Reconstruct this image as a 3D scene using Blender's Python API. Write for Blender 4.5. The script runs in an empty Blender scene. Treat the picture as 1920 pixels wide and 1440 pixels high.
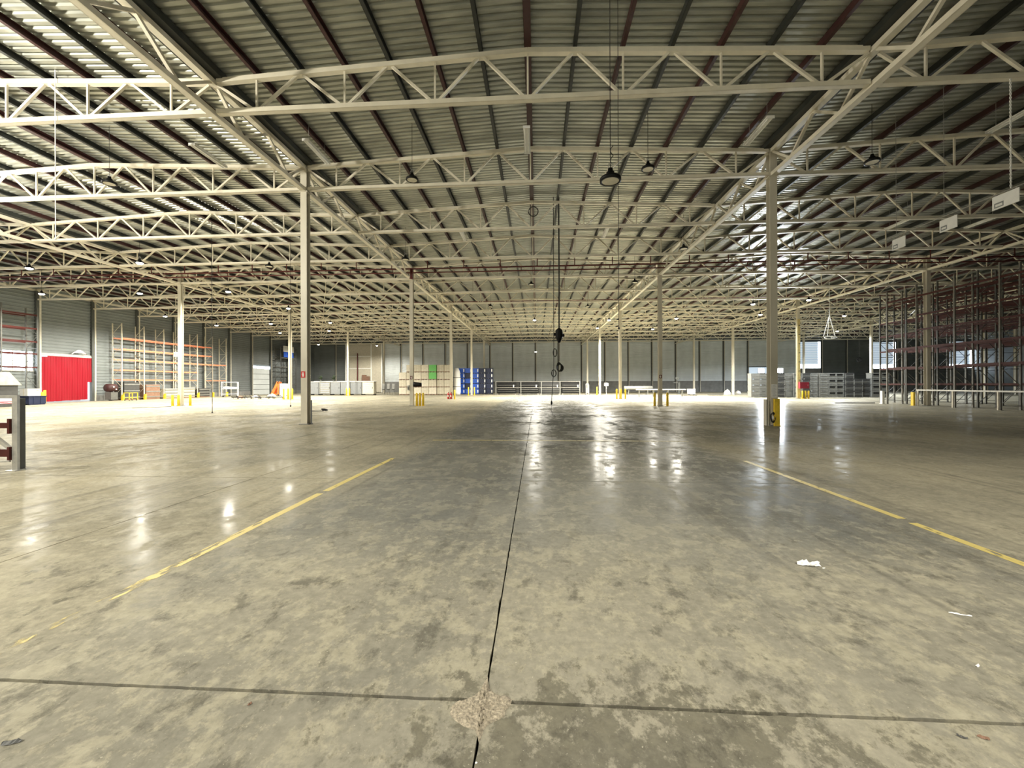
import bpy, math, random
from mathutils import Vector, Matrix
random.seed(7)
C = bpy.context.scene.collection
scene = bpy.context.scene

# ------------------------------------------------------------------ camera
F, YAW, PIT, ROL = 768.9, .0602, .0006, -.0032
c, s = math.cos, math.sin
r0 = Vector((c(YAW), s(YAW), 0)); f0 = Vector((-s(YAW), c(YAW), 0)); u0 = Vector((0, 0, 1))
fw = f0*c(PIT)+u0*s(PIT); u2 = -f0*s(PIT)+u0*c(PIT)
rt = r0*c(ROL)+u2*s(ROL); up = -r0*s(ROL)+u2*c(ROL)
cam_d = bpy.data.cameras.new('camera'); cam = bpy.data.objects.new('camera', cam_d); C.objects.link(cam)
cam_d.sensor_width = 36; cam_d.lens = 36*F/1920; cam_d.clip_end = 400; cam_d.clip_start = .05
m = Matrix((rt, up, -fw)).transposed().to_4x4(); m.translation = Vector((0, 0, 1.6))
cam.matrix_world = m
scene.camera = cam

# ------------------------------------------------------------------ world, exposure
w = bpy.data.worlds.new('world'); scene.world = w; w.use_nodes = True
bg = w.node_tree.nodes['Background']; bg.inputs[0].default_value = (.86, .93, 1, 1); bg.inputs[1].default_value = 2.2
scene.view_settings.view_transform = 'Standard'; scene.view_settings.look = 'None'
scene.view_settings.gamma = 1; scene.view_settings.use_curve_mapping = False
scene.view_settings.exposure = 0.6
LAMP_W = 6500          # one lit high bay lamp
LAMP_COL = (1, .95, .82)

# ------------------------------------------------------------------ sizes of the hall
B = 18.34              # width of a bay
XC = -.223             # middle of the central bay
L1, R1 = XC-B/2, XC+B/2
L2, L3 = L1-B, L1-2*B
R2, R3, R4, R5 = R1+B, R1+2*B, R1+3*B, R1+4*B
TS = 4.741             # distance between roof trusses
Y1 = 16.177            # first row of columns
def TY(k): return Y1+(k-2)*TS       # truss line k = 1 ...
def ROW(k): return Y1+(k-1)*3*TS    # column row k
YW = TY(16)            # far wall
YB = -9.0              # wall behind the photographer
ZB = 9.49              # underside of the bottom chords
ZC, ZR = 10.38, 10.80  # underside of the top chord at column and ridge

# ------------------------------------------------------------------ materials
def nt(name):
    m = bpy.data.materials.new(name); m.use_nodes = True
    return m, m.node_tree.nodes, m.node_tree.links, m.node_tree.nodes['Principled BSDF']
def mat(name, col, rough=.55, metal=0, var=.12, scale=6, stretch=(1, 1, 1), bump=0, spec=.5):
    m, n, l, b = nt(name)
    b.inputs['Roughness'].default_value = rough; b.inputs['Metallic'].default_value = metal
    b.inputs['Specular IOR Level'].default_value = spec
    tc = n.new('ShaderNodeTexCoord'); mp = n.new('ShaderNodeMapping'); mp.inputs['Scale'].default_value = stretch
    nz = n.new('ShaderNodeTexNoise'); nz.inputs['Scale'].default_value = scale; nz.inputs['Detail'].default_value = 4
    l.new(tc.outputs['Object'], mp.inputs[0]); l.new(mp.outputs[0], nz.inputs['Vector'])
    rp = n.new('ShaderNodeValToRGB'); rp.color_ramp.elements[0].position = .3; rp.color_ramp.elements[1].position = .7
    rp.color_ramp.elements[0].color = tuple(x*(1-var) for x in col)+(1,)
    rp.color_ramp.elements[1].color = tuple(min(1, x*(1+var)) for x in col)+(1,)
    l.new(nz.outputs['Fac'], rp.inputs[0]); l.new(rp.outputs[0], b.inputs['Base Color'])
    if bump:
        bp = n.new('ShaderNodeBump'); bp.inputs['Strength'].default_value = bump; bp.inputs['Distance'].default_value = .02
        l.new(nz.outputs['Fac'], bp.inputs['Height']); l.new(bp.outputs[0], b.inputs['Normal'])
    return m
def emit(name, col, strength):
    m, n, l, b = nt(name)
    b.inputs['Base Color'].default_value = col+(1,); b.inputs['Emission Color'].default_value = col+(1,)
    b.inputs['Emission Strength'].default_value = strength
    return m
M = {}
M['steel'] = mat('cream_steel_paint', (.72, .67, .54), .45, 0, .07, 3)
M['column'] = mat('grey_cream_column_paint', (.57, .53, .43), .5, 0, .10, 2, (1, 1, .3))
M['purlin_red'] = mat('red_oxide_purlin', (.042, .011, .010), .55, 0, .2, 2)
M['purlin_green'] = mat('dark_green_purlin', (.020, .023, .020), .5, 0, .2, 2)
M['roof'] = mat('galvanised_roof_sheet', (.43, .44, .39), .34, .6, .25, .9, (1, 5, 1))
M['wall_left'] = mat('blue_grey_wall_sheet', (.17, .19, .19), .5, .1, .10, .6)
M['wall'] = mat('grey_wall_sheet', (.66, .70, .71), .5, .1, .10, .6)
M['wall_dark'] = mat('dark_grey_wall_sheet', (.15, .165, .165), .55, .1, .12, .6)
M['plinth'] = mat('concrete_plinth', (.20, .20, .19), .8, 0, .15, 1.5, (1, 1, 1), .2)
M['pilaster_dark'] = mat('dark_wall_post', (.07, .075, .07), .6)
M['pilaster_light'] = mat('pale_wall_post', (.52, .49, .41), .6)
M['yellow'] = mat('safety_yellow', (.72, .50, .03), .5, 0, .15, 8)
M['black'] = mat('black_plastic', (.006, .006, .006), .5, 0, .1, 6, (1, 1, 1), 0, .2)
M['rubber'] = mat('black_rubber', (.015, .015, .015), .7)
M['pipe_red'] = mat('dark_red_pipe', (.10, .012, .010), .45)
M['red'] = mat('signal_red', (.50, .02, .02), .4)
M['white'] = mat('white_enamel', (.80, .79, .75), .4, 0, .05)
M['galv'] = mat('galvanised_steel', (.42, .41, .38), .45, .5, .15, 9)
M['rack_post'] = mat('grey_rack_post', (.10, .10, .09), .55, .1, .15, 5)
M['rack_post_cream'] = mat('cream_rack_post', (.55, .50, .40), .5, .1, .15, 5)
M['rack_orange'] = mat('orange_rack_beam', (.62, .20, .10), .5, 0, .15, 5)
M['rack_red'] = mat('brown_red_rack_beam', (.055, .011, .008), .6, 0, .2, 5, (1, 1, 1), 0, .25)
M['carton'] = mat('beige_carton', (.43, .39, .30), .75, 0, .1, 4)
M['carton_pale'] = mat('pale_carton', (.50, .46, .37), .75, 0, .1, 4)
M['cabinet'] = mat('grey_cabinet_paint', (.19, .20, .205), .45, 0, .1, 4)
M['rack_dim'] = mat('dull_rack_post', (.15, .14, .12), .6, 0, .2, 5)
M['board'] = mat('dull_white_board', (.45, .44, .41), .6, 0, .08, 4)
M['green'] = mat('green_panel', (.10, .36, .08), .5)
M['blue'] = mat('blue_plastic', (.02, .09, .48), .4)
M['navy'] = mat('navy_plastic', (.008, .014, .045), .4)
M['crate'] = mat('grey_plastic_crate', (.17, .17, .155), .55, 0, .15, 5)
M['crate_dark'] = mat('dark_grey_crate', (.045, .045, .043), .55, 0, .15, 5)
M['orange'] = mat('orange_paint', (.75, .17, .04), .45)
M['tarp'] = mat('khaki_tarpaulin', (.33, .30, .21), .85, 0, .25, 3, (1, 1, 1), .5)
M['paper'] = mat('white_paper', (.82, .81, .78), .8, 0, .06, 20)
M['fire_red'] = mat('dark_fire_red', (.22, .015, .03), .45)
M['print'] = mat('grey_print', (.22, .23, .23), .7)
M['rubble'] = mat('broken_concrete', (.30, .26, .195), .9, 0, .45, 80, (1, 1, 1), .8)
M['soil'] = mat('dark_joint_dirt', (.010, .009, .008), .95)
M['wood'] = mat('brown_wood', (.20, .11, .07), .7, 0, .25, 4, (1, 1, 6))
M['leaf'] = mat('dark_leaf', (.04, .06, .03), .7, 0, .3, 12)
M['lens_off'] = mat('pale_lamp_lens', (.70, .66, .52), .35)
M['glow'] = emit('lit_lamp_glass', (1, .95, .80), 14)
M['flood'] = emit('lit_floodlight_glass', (.86, .93, 1), 40)
M['daylight'] = emit('daylit_translucent_pane', (.80, .90, 1), 12)
M['daylight_soft'] = emit('softly_daylit_pane', (.62, .74, .86), .45)
M['tube'] = mat('white_tube', (.85, .85, .80), .3)

def curtain_mat():
    m, n, l, b = nt('red_translucent_pvc')
    b.inputs['Base Color'].default_value = (.22, .006, .010, 1); b.inputs['Roughness'].default_value = .3
    tr = n.new('ShaderNodeBsdfTranslucent'); tr.inputs[0].default_value = (.60, .02, .04, 1)
    mx = n.new('ShaderNodeMixShader'); mx.inputs[0].default_value = .35
    l.new(b.outputs[0], mx.inputs[1]); l.new(tr.outputs[0], mx.inputs[2])
    l.new(mx.outputs[0], n['Material Output'].inputs[0])
    return m
M['curtain'] = curtain_mat()

def floor_mat():
    m, n, l, b = nt('worn_polished_concrete')
    geo = n.new('ShaderNodeNewGeometry')
    def noise(scale, sx, sy, detail=5, rough=.55, off=0, dist=0):
        mp = n.new('ShaderNodeMapping'); mp.inputs['Scale'].default_value = (sx, sy, 1); mp.inputs['Location'].default_value = (off, off*1.7, 0)
        l.new(geo.outputs['Position'], mp.inputs[0])
        nz = n.new('ShaderNodeTexNoise'); nz.inputs['Scale'].default_value = scale; nz.inputs['Detail'].default_value = detail
        nz.inputs['Roughness'].default_value = rough; nz.inputs['Distortion'].default_value = dist
        l.new(mp.outputs[0], nz.inputs['Vector']); return nz.outputs['Fac']
    def ramp(sock, a, b_, ca=0., cb=1.):
        r = n.new('ShaderNodeMapRange'); r.inputs[1].default_value = a; r.inputs[2].default_value = b_
        r.inputs[3].default_value = ca; r.inputs[4].default_value = cb; l.new(sock, r.inputs[0]); return r.outputs[0]
    def mix(fac, A, Bc, mode='MIX'):
        x = n.new('ShaderNodeMix'); x.data_type = 'RGBA'; x.blend_type = mode
        if hasattr(fac, 'links'): l.new(fac, x.inputs[0])
        else: x.inputs[0].default_value = fac
        for k, v in ((6, A), (7, Bc)):
            if hasattr(v, 'links'): l.new(v, x.inputs[k])
            else: x.inputs[k].default_value = v+(1,)
        return x.outputs[2]
    def mul(a, b_):
        x = n.new('ShaderNodeMath'); x.operation = 'MULTIPLY'
        for k, v in ((0, a), (1, b_)):
            if hasattr(v, 'links'): l.new(v, x.inputs[k])
            else: x.inputs[k].default_value = v
        return x.outputs[0]
    def add_(a, b_):
        x = n.new('ShaderNodeMath'); x.operation = 'ADD'
        for k, v in ((0, a), (1, b_)):
            if hasattr(v, 'links'): l.new(v, x.inputs[k])
            else: x.inputs[k].default_value = v
        return x.outputs[0]
    sep = n.new('ShaderNodeSeparateXYZ'); l.new(geo.outputs['Position'], sep.inputs[0])
    X_, Y_ = sep.outputs['X'], sep.outputs['Y']
    wob = noise(.9, 1, .5, 4, .6, 71)
    Xw = add_(X_, mul(add_(wob, -.5), 1.2)); Yw = add_(Y_, mul(add_(wob, -.5), 3.0))
    aisle = mul(ramp(Xw, -3.4, -2.7), ramp(Xw, 4.5, 3.9))                 # the sealed grey driving lane
    worn = ramp(Yw, 5.0, 3.2)                                              # its coat has flaked off near the crossing
    big = noise(.35, 1, .8, 4, .6, 3.1)
    beige = mix(ramp(big, .38, .62), (.215, .20, .155), (.325, .295, .218))
    grey = mix(ramp(big, .40, .60), (.135, .135, .122), (.20, .195, .168))
    col = mix(mul(aisle, add_(mul(worn, -.55), 1.0)), beige, grey)
    med = noise(3.0, 1.15, .9, 12, .72, 11, .15)
    col = mix(mul(ramp(med, .49, .57), add_(mul(worn, .30), .28)), col, (.33, .305, .225))    # flaked pale patches
    med2 = noise(9, 1.1, .9, 10, .75, 29, .1)
    col = mix(mul(ramp(med2, .54, .59), add_(mul(worn, .35), .08)), col, (.35, .32, .235))
    dark = noise(3.4, 1.2, .85, 12, .76, 23, .15)
    col = mix(mul(ramp(dark, .53, .62), add_(mul(worn, .32), .32)), col, (.085, .08, .065))    # dark grimy stains
    # darker mottled patch round the broken corner and to its right
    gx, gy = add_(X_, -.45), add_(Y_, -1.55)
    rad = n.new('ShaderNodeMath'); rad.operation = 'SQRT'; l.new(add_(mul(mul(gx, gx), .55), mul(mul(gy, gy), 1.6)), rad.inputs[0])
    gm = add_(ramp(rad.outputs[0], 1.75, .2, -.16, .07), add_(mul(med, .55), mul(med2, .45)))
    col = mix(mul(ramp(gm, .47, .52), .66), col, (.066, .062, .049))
    tyre = noise(1.1, 3.6, .12, 3, .5, 41)
    col = mix(mul(ramp(tyre, .60, .70), .40), col, (.10, .095, .08))      # tyre tracks along the aisle
    fine = noise(14, 1, 1, 6, .7, 5)
    col = mix(.55, col, mix(ramp(fine, .3, .7), (.32, .32, .32), (.68, .68, .68)), 'OVERLAY')
    spk = noise(60, 1, 1, 2, .5, 9)
    col = mix(mul(ramp(spk, .70, .74), .5), col, (.48, .45, .36))
    rg = noise(.8, 1, .7, 5, .6, 61)
    rr = n.new('ShaderNodeMath'); rr.operation = 'ADD'
    l.new(ramp(rg, .40, .60, .11, .30), rr.inputs[0]); l.new(mul(ramp(med, .50, .56), .16), rr.inputs[1])
    bp = n.new('ShaderNodeBump'); bp.inputs['Strength'].default_value = .12; bp.inputs['Distance'].default_value = .012
    wav = noise(5, 1, 1, 4, .5, 17)
    l.new(wav, bp.inputs['Height'])
    # worn sealer: dull concrete with a thin partial gloss on top
    df = n.new('ShaderNodeBsdfDiffuse'); gl = n.new('ShaderNodeBsdfGlossy'); fr = n.new('ShaderNodeFresnel'); fr.inputs['IOR'].default_value = 1.4
    l.new(col, df.inputs['Color']); l.new(rr.outputs[0], gl.inputs['Roughness'])
    for q in (df, gl, fr): l.new(bp.outputs[0], q.inputs['Normal'])
    mx = n.new('ShaderNodeMixShader'); l.new(mul(mul(fr.outputs[0], add_(mul(aisle, .9), .6)), GLOSS), mx.inputs[0])
    l.new(df.outputs[0], mx.inputs[1]); l.new(gl.outputs[0], mx.inputs[2]); l.new(mx.outputs[0], n['Material Output'].inputs[0])
    n.remove(b)
    return m
GLOSS = .16
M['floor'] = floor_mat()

def worn_paint():
    m, n, l, b = nt('worn_yellow_line_paint')
    b.inputs['Base Color'].default_value = (.52, .42, .14, 1); b.inputs['Roughness'].default_value = .5
    geo = n.new('ShaderNodeNewGeometry'); nz = n.new('ShaderNodeTexNoise'); nz.inputs['Scale'].default_value = 9; nz.inputs['Detail'].default_value = 6
    mp = n.new('ShaderNodeMapping'); mp.inputs['Scale'].default_value = (1.6, .5, 1)
    l.new(geo.outputs['Position'], mp.inputs[0]); l.new(mp.outputs[0], nz.inputs['Vector'])
    sep = n.new('ShaderNodeSeparateXYZ'); l.new(geo.outputs['Position'], sep.inputs[0])
    # more of the paint has been driven off close to the crossing aisle (small Y)
    th = n.new('ShaderNodeMapRange'); th.inputs[1].default_value = 3.0; th.inputs[2].default_value = 4.3
    th.inputs[3].default_value = .54; th.inputs[4].default_value = .34; l.new(sep.outputs['Y'], th.inputs[0])
    gt = n.new('ShaderNodeMath'); gt.operation = 'SUBTRACT'; l.new(nz.outputs['Fac'], gt.inputs[0]); l.new(th.outputs[0], gt.inputs[1])
    st = n.new('ShaderNodeMapRange'); st.inputs[1].default_value = -.03; st.inputs[2].default_value = .06; l.new(gt.outputs[0], st.inputs[0])
    tr = n.new('ShaderNodeBsdfTransparent'); mx = n.new('ShaderNodeMixShader')
    l.new(st.outputs[0], mx.inputs[0]); l.new(tr.outputs[0], mx.inputs[1]); l.new(b.outputs[0], mx.inputs[2])
    l.new(mx.outputs[0], n['Material Output'].inputs[0])
    return m
M['line'] = worn_paint()

# ------------------------------------------------------------------ mesh helpers
class MB:
    def __init__(self): self.v = []; self.f = []
    def quad(self, *p):
        i = len(self.v); self.v += [tuple(q) for q in p]; self.f.append(tuple(range(i, i+len(p)))); return self
    def box(self, x0, x1, y0, y1, z0, z1):
        i = len(self.v)
        self.v += [(x, y, z) for z in (z0, z1) for y in (y0, y1) for x in (x0, x1)]
        for q in ((0, 2, 3, 1), (4, 5, 7, 6), (0, 1, 5, 4), (2, 6, 7, 3), (0, 4, 6, 2), (1, 3, 7, 5)):
            self.f.append(tuple(i+k for k in q))
        return self
    def bar(self, p, q, w, h, upv=(0, 0, 1)):
        p, q = Vector(p), Vector(q); d = (q-p).normalized(); u = Vector(upv)
        sd = d.cross(u)
        if sd.length < 1e-4: sd = d.cross(Vector((0, 1, 0)))
        sd.normalize(); u = sd.cross(d)
        i = len(self.v)
        for e in (p, q):
            for a, b_ in ((-1, -1), (1, -1), (1, 1), (-1, 1)):
                self.v.append(tuple(e+sd*a*w/2+u*b_*h/2))
        for q_ in ((0, 3, 2, 1), (4, 5, 6, 7), (0, 1, 5, 4), (1, 2, 6, 5), (2, 3, 7, 6), (3, 0, 4, 7)):
            self.f.append(tuple(i+k for k in q_))
        return self
    def tube(self, pts, r, n=6, closed=False):
        pts = [Vector(p) for p in pts]; i = len(self.v); N = len(pts); rings = []
        for k, p in enumerate(pts):
            if closed: d = pts[(k+1) % N]-pts[k-1]
            else: d = pts[min(k+1, N-1)]-pts[max(k-1, 0)]
            d.normalize(); a = d.orthogonal().normalized() if abs(d.z) > .95 else d.cross(Vector((0, 0, 1))).normalized()
            b_ = d.cross(a)
            rr = r[k] if isinstance(r, (list, tuple)) else r
            rings.append([len(self.v)+j for j in range(n)])
            for j in range(n):
                t = 2*math.pi*j/n; self.v.append(tuple(p+a*math.cos(t)*rr+b_*math.sin(t)*rr))
        for k in range(N if closed else N-1):
            A, B_ = rings[k], rings[(k+1) % N]
            for j in range(n): self.f.append((A[j], A[(j+1) % n], B_[(j+1) % n], B_[j]))
        if not closed:
            self.f.append(tuple(reversed(rings[0]))); self.f.append(tuple(rings[-1]))
        return self
    def lathe(self, prof, n=20, o=(0, 0, 0)):
        rings = []
        for r, z in prof:
            rings.append([len(self.v)+j for j in range(n)])
            for j in range(n):
                t = 2*math.pi*j/n; self.v.append((o[0]+r*math.cos(t), o[1]+r*math.sin(t), o[2]+z))
        for A, B_ in zip(rings, rings[1:]):
            for j in range(n): self.f.append((A[j], A[(j+1) % n], B_[(j+1) % n], B_[j]))
        if prof[0][0] > 1e-3: self.f.append(tuple(reversed(rings[0])))
        if prof[-1][0] > 1e-3: self.f.append(tuple(rings[-1]))
        return self
    def mesh(self, name, m, smooth=False):
        me = bpy.data.meshes.new(name); me.from_pydata(self.v, [], self.f); me.update()
        me.materials.append(M[m] if isinstance(m, str) else m)
        if smooth:
            for p in me.polygons: p.use_smooth = True
        return me
    def obj(self, name, m, parent=None, smooth=False, loc=None):
        return add(name, self.mesh(name, m, smooth), parent, loc)
def add(name, me, parent=None, loc=None, rz=0):
    o = bpy.data.objects.new(name, me); C.objects.link(o)
    if parent: o.parent = parent
    if loc: o.location = loc
    if rz: o.rotation_euler = (0, 0, rz)
    return o
def tag(o, label, cat, group=None):
    o['label'] = label; o['category'] = cat
    if group: o['group'] = group
    return o
def thing(name, label, cat, loc=(0, 0, 0), rz=0, group=None):
    return tag(add(name, None, None, loc, rz), label, cat, group)
def structure(o): o['kind'] = 'structure'; return o
def copy_tree(o, parent=None):
    k = o.copy(); C.objects.link(k); k.parent = parent
    for ch in o.children: copy_tree(ch, k)
    return k
ORD = ['first', 'second', 'third', 'fourth', 'fifth', 'sixth', 'seventh', 'eighth', 'ninth', 'tenth', 'eleventh', 'twelfth', 'thirteenth', 'fourteenth', 'fifteenth', 'sixteenth', 'seventeenth', 'eighteenth']

# ------------------------------------------------------------------ floor
JX, JY = -.27, 2.06
XS = [JX+B/4*k for k in range(-3, 4)]; YS = [JY+TS*k for k in range(-1, 6)]
fx0, fx1, fy0, fy1 = XS[0], XS[-1], YS[0], YS[-1]
b = MB()
b.box(L3-.3, fx0, YB, YW+.3, -.25, 0).box(fx1, R5+.3, YB, YW+.3, -.25, 0)
b.box(fx0, fx1, YB, fy0, -.25, 0).box(fx0, fx1, fy1, YW+.3, -.25, 0)
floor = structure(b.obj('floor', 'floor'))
MB().box(fx0, fx1, fy0, fy1, -.25, -.05).obj('joint_bed', 'soil', floor)
def slab_mesh():
    w_, h_, g, gx = B/4, TS, .0085, .0035
    rnd = random.Random(3); pts = []
    def edge(p, q, n=70):
        for i in range(n):
            t = i/n; x, y = p[0]+(q[0]-p[0])*t, p[1]+(q[1]-p[1])*t
            nx, ny = (q[1]-p[1]), -(q[0]-p[0]); L = math.hypot(nx, ny)
            j = -abs(rnd.gauss(0, .0030)) if i else 0
            pts.append((x+nx/L*j, y+ny/L*j))
    c4 = [(gx, g), (w_-gx, g), (w_-gx, h_-g), (gx, h_-g)]
    for i in range(4): edge(c4[i], c4[(i+1) % 4])
    mb = MB(); n = len(pts)
    mb.v = [(x, y, 0) for x, y in pts]+[(x, y, -.05) for x, y in pts]
    mb.f = [tuple(range(n))]+[(i, i+n, (i+1) % n+n, (i+1) % n) for i in range(n)]
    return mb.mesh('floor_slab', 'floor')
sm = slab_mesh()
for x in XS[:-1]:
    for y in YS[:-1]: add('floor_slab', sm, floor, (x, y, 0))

# crumbled corner where the floor joints cross
b = MB(); rnd = random.Random(5)
out = [(-.272, 2.235), (-.264, 2.19), (-.255, 2.15), (-.23, 2.12), (-.195, 2.10), (-.16, 2.105), (-.13, 2.075), (-.135, 2.04), (-.155, 2.01), (-.16, 1.97), (-.19, 1.945), (-.225, 1.925), (-.248, 1.895), (-.262, 1.815), (-.272, 1.845), (-.29, 1.885), (-.345, 1.90), (-.39, 1.93), (-.425, 1.965), (-.43, 2.01), (-.41, 2.045), (-.375, 2.06), (-.335, 2.085), (-.30, 2.12), (-.292, 2.17)]
cx, cy = -.275, 2.0; rings = []
for q in (1, .86, .7, .54, .38, .22, .08):
    R_ = []
    for i in range(len(out)*2):
        a0, a1 = out[i//2], out[(i//2+1) % len(out)]; t = .5*(i % 2)
        x, y = a0[0]+(a1[0]-a0[0])*t, a0[1]+(a1[1]-a0[1])*t
        R_.append(len(b.v)); b.v.append((cx+(x-cx)*q+rnd.gauss(0, .004)*(q < 1), cy+(y-cy)*q+rnd.gauss(0, .004)*(q < 1), .0006 if q == 1 else .004+abs(rnd.gauss(0, .006))))
    rings.append(R_)
for A, D in zip(rings, rings[1:]):
    n = len(A)
    for i in range(n): b.f.append((A[i], A[(i+1) % n], D[(i+1) % n], D[i]))
b.f.append(tuple(rings[-1]))
b.obj('crumbled_patch', 'rubble', floor)['label'] = 'crumbled pale concrete at the crossing of two floor joints'

# painted lines
def line(name, label, x0, x1, y0, y1, skew=0):
    o = MB().quad((x0, y0, .0015), (x1, y0, .0015), (x1+skew, y1, .0015), (x0+skew, y1, .0015)).obj(name, 'line')
    tag(o, label, 'floor marking', 'yellow lines painted on the floor')
line('yellow_floor_line', 'long yellow painted floor line left of the centre joint, farther clean stretch', -3.23, -3.13, 6.0, 8.75, .06)
line('yellow_floor_line', 'worn yellow painted floor line left of the centre joint, nearer faded stretch', -3.26, -3.16, 1.9, 5.86, .02)
line('yellow_floor_line', 'yellow painted floor line right of the centre joint, farther solid stretch', 4.24, 4.34, 5.1, 8.75, 0)
line('yellow_floor_line', 'worn yellow painted floor line right of the crumpled paper, nearer stretch', 4.22, 4.32, 2.6, 4.95, .01)
line('pale_floor_line', 'faint pale painted line crossing the floor between the two yellow lines', -3.0, 4.2, 11.60, 11.70)

# ------------------------------------------------------------------ walls
def rib_panel(width, z0, z1, m, per=.3, dep=.035):
    # horizontal ribs; local x along the wall, -y towards the hall
    mb = MB(); z = z0; prof = []
    while z < z1-.01:
        for t, d in ((0, 0), (.55, 0), (.68, -dep), (.87, -dep), (1, 0)):
            if z+t*per < z1: prof.append((z+t*per, d))
        z += per
    prof.append((z1, 0))
    for (za, da), (zb, db) in zip(prof, prof[1:]):
        mb.quad((0, da, za), (width, da, za), (width, db, zb), (0, db, zb))
    return mb.mesh('wall_panel', m)
ZT = 11.25
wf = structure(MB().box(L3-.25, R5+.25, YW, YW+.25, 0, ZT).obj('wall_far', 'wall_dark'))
pw = B/4
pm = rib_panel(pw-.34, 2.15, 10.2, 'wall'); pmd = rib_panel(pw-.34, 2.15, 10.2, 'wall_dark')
pl = MB().box(0, pw-.34, -.10, 0, 0, 2.1).box(0, pw-.34, -.13, 0, 2.1, 2.15).mesh('plinth', 'plinth')
post_d = MB().box(-.17, .05, -.16, 0, 0, 10.2).mesh('wall_post', 'pilaster_dark')
post_l = MB().box(.05, .17, -.20, 0, 0, 10.2).mesh('wall_post_flange', 'pilaster_light')
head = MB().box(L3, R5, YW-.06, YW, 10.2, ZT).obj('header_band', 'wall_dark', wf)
DOCK = {}
for i in range(28):
    x = L3+pw*i
    if i: 
        add('wall_post', post_d, wf, (x, YW, 0))
        add('wall_post_flange', post_l, wf, (x, YW, 0))
    if i in (21, 24, 27): continue
    add('wall_panel', pmd if (i < 3 or i > 21) else pm, wf, (x+.17, YW-.004, 0)); add('plinth', pl, wf, (x+.17, YW-.004, 0))  # leftmost panels take the dark sheet: shade put into their colour
# roller shutters in the far wall on the right, daylight under and beside the curtain
def shutter(name, x0, x1, z0, z1):
    d = structure(MB().box(x0, x1, YW-.02, YW-.004, z0+.75, z1).obj(name, 'daylight_soft'))
    MB().box(x0, x1, YW-.03, YW-.004, z0, z0+.75).box(x1-.42, x1, YW-.03, YW-.021, z0+.75, z1).obj('daylight_gap', 'daylight', d)
    fr = MB().box(x0-.15, x0, YW-.16, YW, 0, z1).box(x1, x1+.15, YW-.16, YW, 0, z1).box(x0-.15, x1+.15, YW-.16, YW, z1, z1+.15).box(x0, x1, YW-.10, YW-.031, z0-.10, z0)
    fr.obj('door_frame', 'pilaster_dark', d)
    k = z0+1.2
    mb = MB()
    while k < z1: mb.box(x0, x1-.42, YW-.035, YW-.021, k, k+.03); k += .45
    mb.obj('shutter_joint', 'pilaster_dark', d)
    MB().box(x0, x1, YW-.14, YW-.02, 0, z0-.10).obj('plinth', 'plinth', d)
shutter('door_1', L3+pw*21+.2, L3+pw*22-.2, 4.5, 9.6)
shutter('door_2', L3+pw*24+.2, L3+pw*25-.2, 4.4, 9.4)
shutter('door_3', L3+pw*27+.2, L3+pw*28-.2, 4.4, 9.4)
d4 = structure(MB().box(41.1, 44.9, YW-.14, YW-.10, .05, 4.75).obj('door_4', 'daylight_soft'))
MB().box(40.95, 41.1, YW-.2, YW-.09, 0, 4.9).box(44.9, 45.05, YW-.2, YW-.09, 0, 4.9).box(41.1, 44.9, YW-.2, YW-.09, 4.75, 4.9).obj('door_frame', 'pilaster_dark', d4)

# left wall with the strip curtain doorway
DY0, DY1, DZ = TY(6)+.25, TY(7)-.05, 4.55
b = MB()
b.box(L3-.25, L3, YB, DY0, 0, ZT).box(L3-.25, L3, DY1, YW, 0, ZT).box(L3-.25, L3, DY0, DY1, DZ, ZT)
wl = structure(b.obj('wall_left', 'wall_dark'))
lm = rib_panel(TS-.36, .6, 10.2, 'wall_left', .3); lmd = rib_panel(TS-.36, .6, 10.2, 'wall_dark', .3)
lm2 = rib_panel(TS-.36, 4.75, 10.2, 'wall_left', .3)
lp = MB().box(0, TS-.36, -.05, 0, 0, .6).mesh('plinth', 'plinth')
ld = MB().box(-.18, .04, -.22, 0, 0, 10.3).mesh('wall_post', 'pilaster_dark')
ll = MB().box(.04, .18, -.26, 0, 0, 10.3).mesh('wall_post_flange', 'pilaster_light')
for k in range(3, 16):
    y = TY(k)
    add('wall_post', ld, wl, (L3, y, 0), math.pi/2); add('wall_post_flange', ll, wl, (L3, y, 0), math.pi/2)
    if k == 6: add('wall_panel', lm2, wl, (L3+.004, y+.18, 0), math.pi/2); continue
    if k == 12: add('wall_panel', lm2, wl, (L3+.004, y+.18, 0), math.pi/2); continue
    add('wall_panel', lm if k < 8 else lmd, wl, (L3+.004, y+.18, 0), math.pi/2)
    add('plinth', lp, wl, (L3+.004, y+.18, 0), math.pi/2)
MB().box(L3, L3+.05, YB, YW, 10.3, 10.5).obj('eaves_trim', 'pilaster_light', wl)
# door with a strip of daylight over it, far along the left wall
yk = TY(12)
d5 = structure(MB().box(L3+.005, L3+.06, yk+.25, yk+TS-.25, .02, 4.35).obj('door_5', 'wall'))
MB().box(L3+.02, L3+.05, yk+.22, yk+TS-.2, 4.36, 4.72).obj('daylight_gap', 'daylight', d5)
mb = MB()
for j in range(1, 5): mb.box(L3+.06, L3+.075, yk+.25, yk+TS-.25, .85*j, .85*j+.05)
mb.obj('door_rail', 'pilaster_dark', d5)
# bright window behind the rack at the left edge of the view
wn = structure(MB().box(L3+.03, L3+.05, TY(4)+2.5, TY(6)-.35, 3.0, 4.7).obj('window_1', 'daylight'))
mb = MB()
for j in range(7): mb.box(L3+.05, L3+.08, TY(4)+2.4+j*1.05, TY(4)+2.47+j*1.05, 2.95, 4.75)
mb.box(L3+.05, L3+.08, TY(4)+2.4, TY(6)-.3, 3.8, 3.86).box(L3+.02, L3+.12, TY(4)+2.4, TY(6)-.3, 2.9, 3.0)
mb.obj('window_frame', 'galv', wn)

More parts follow.
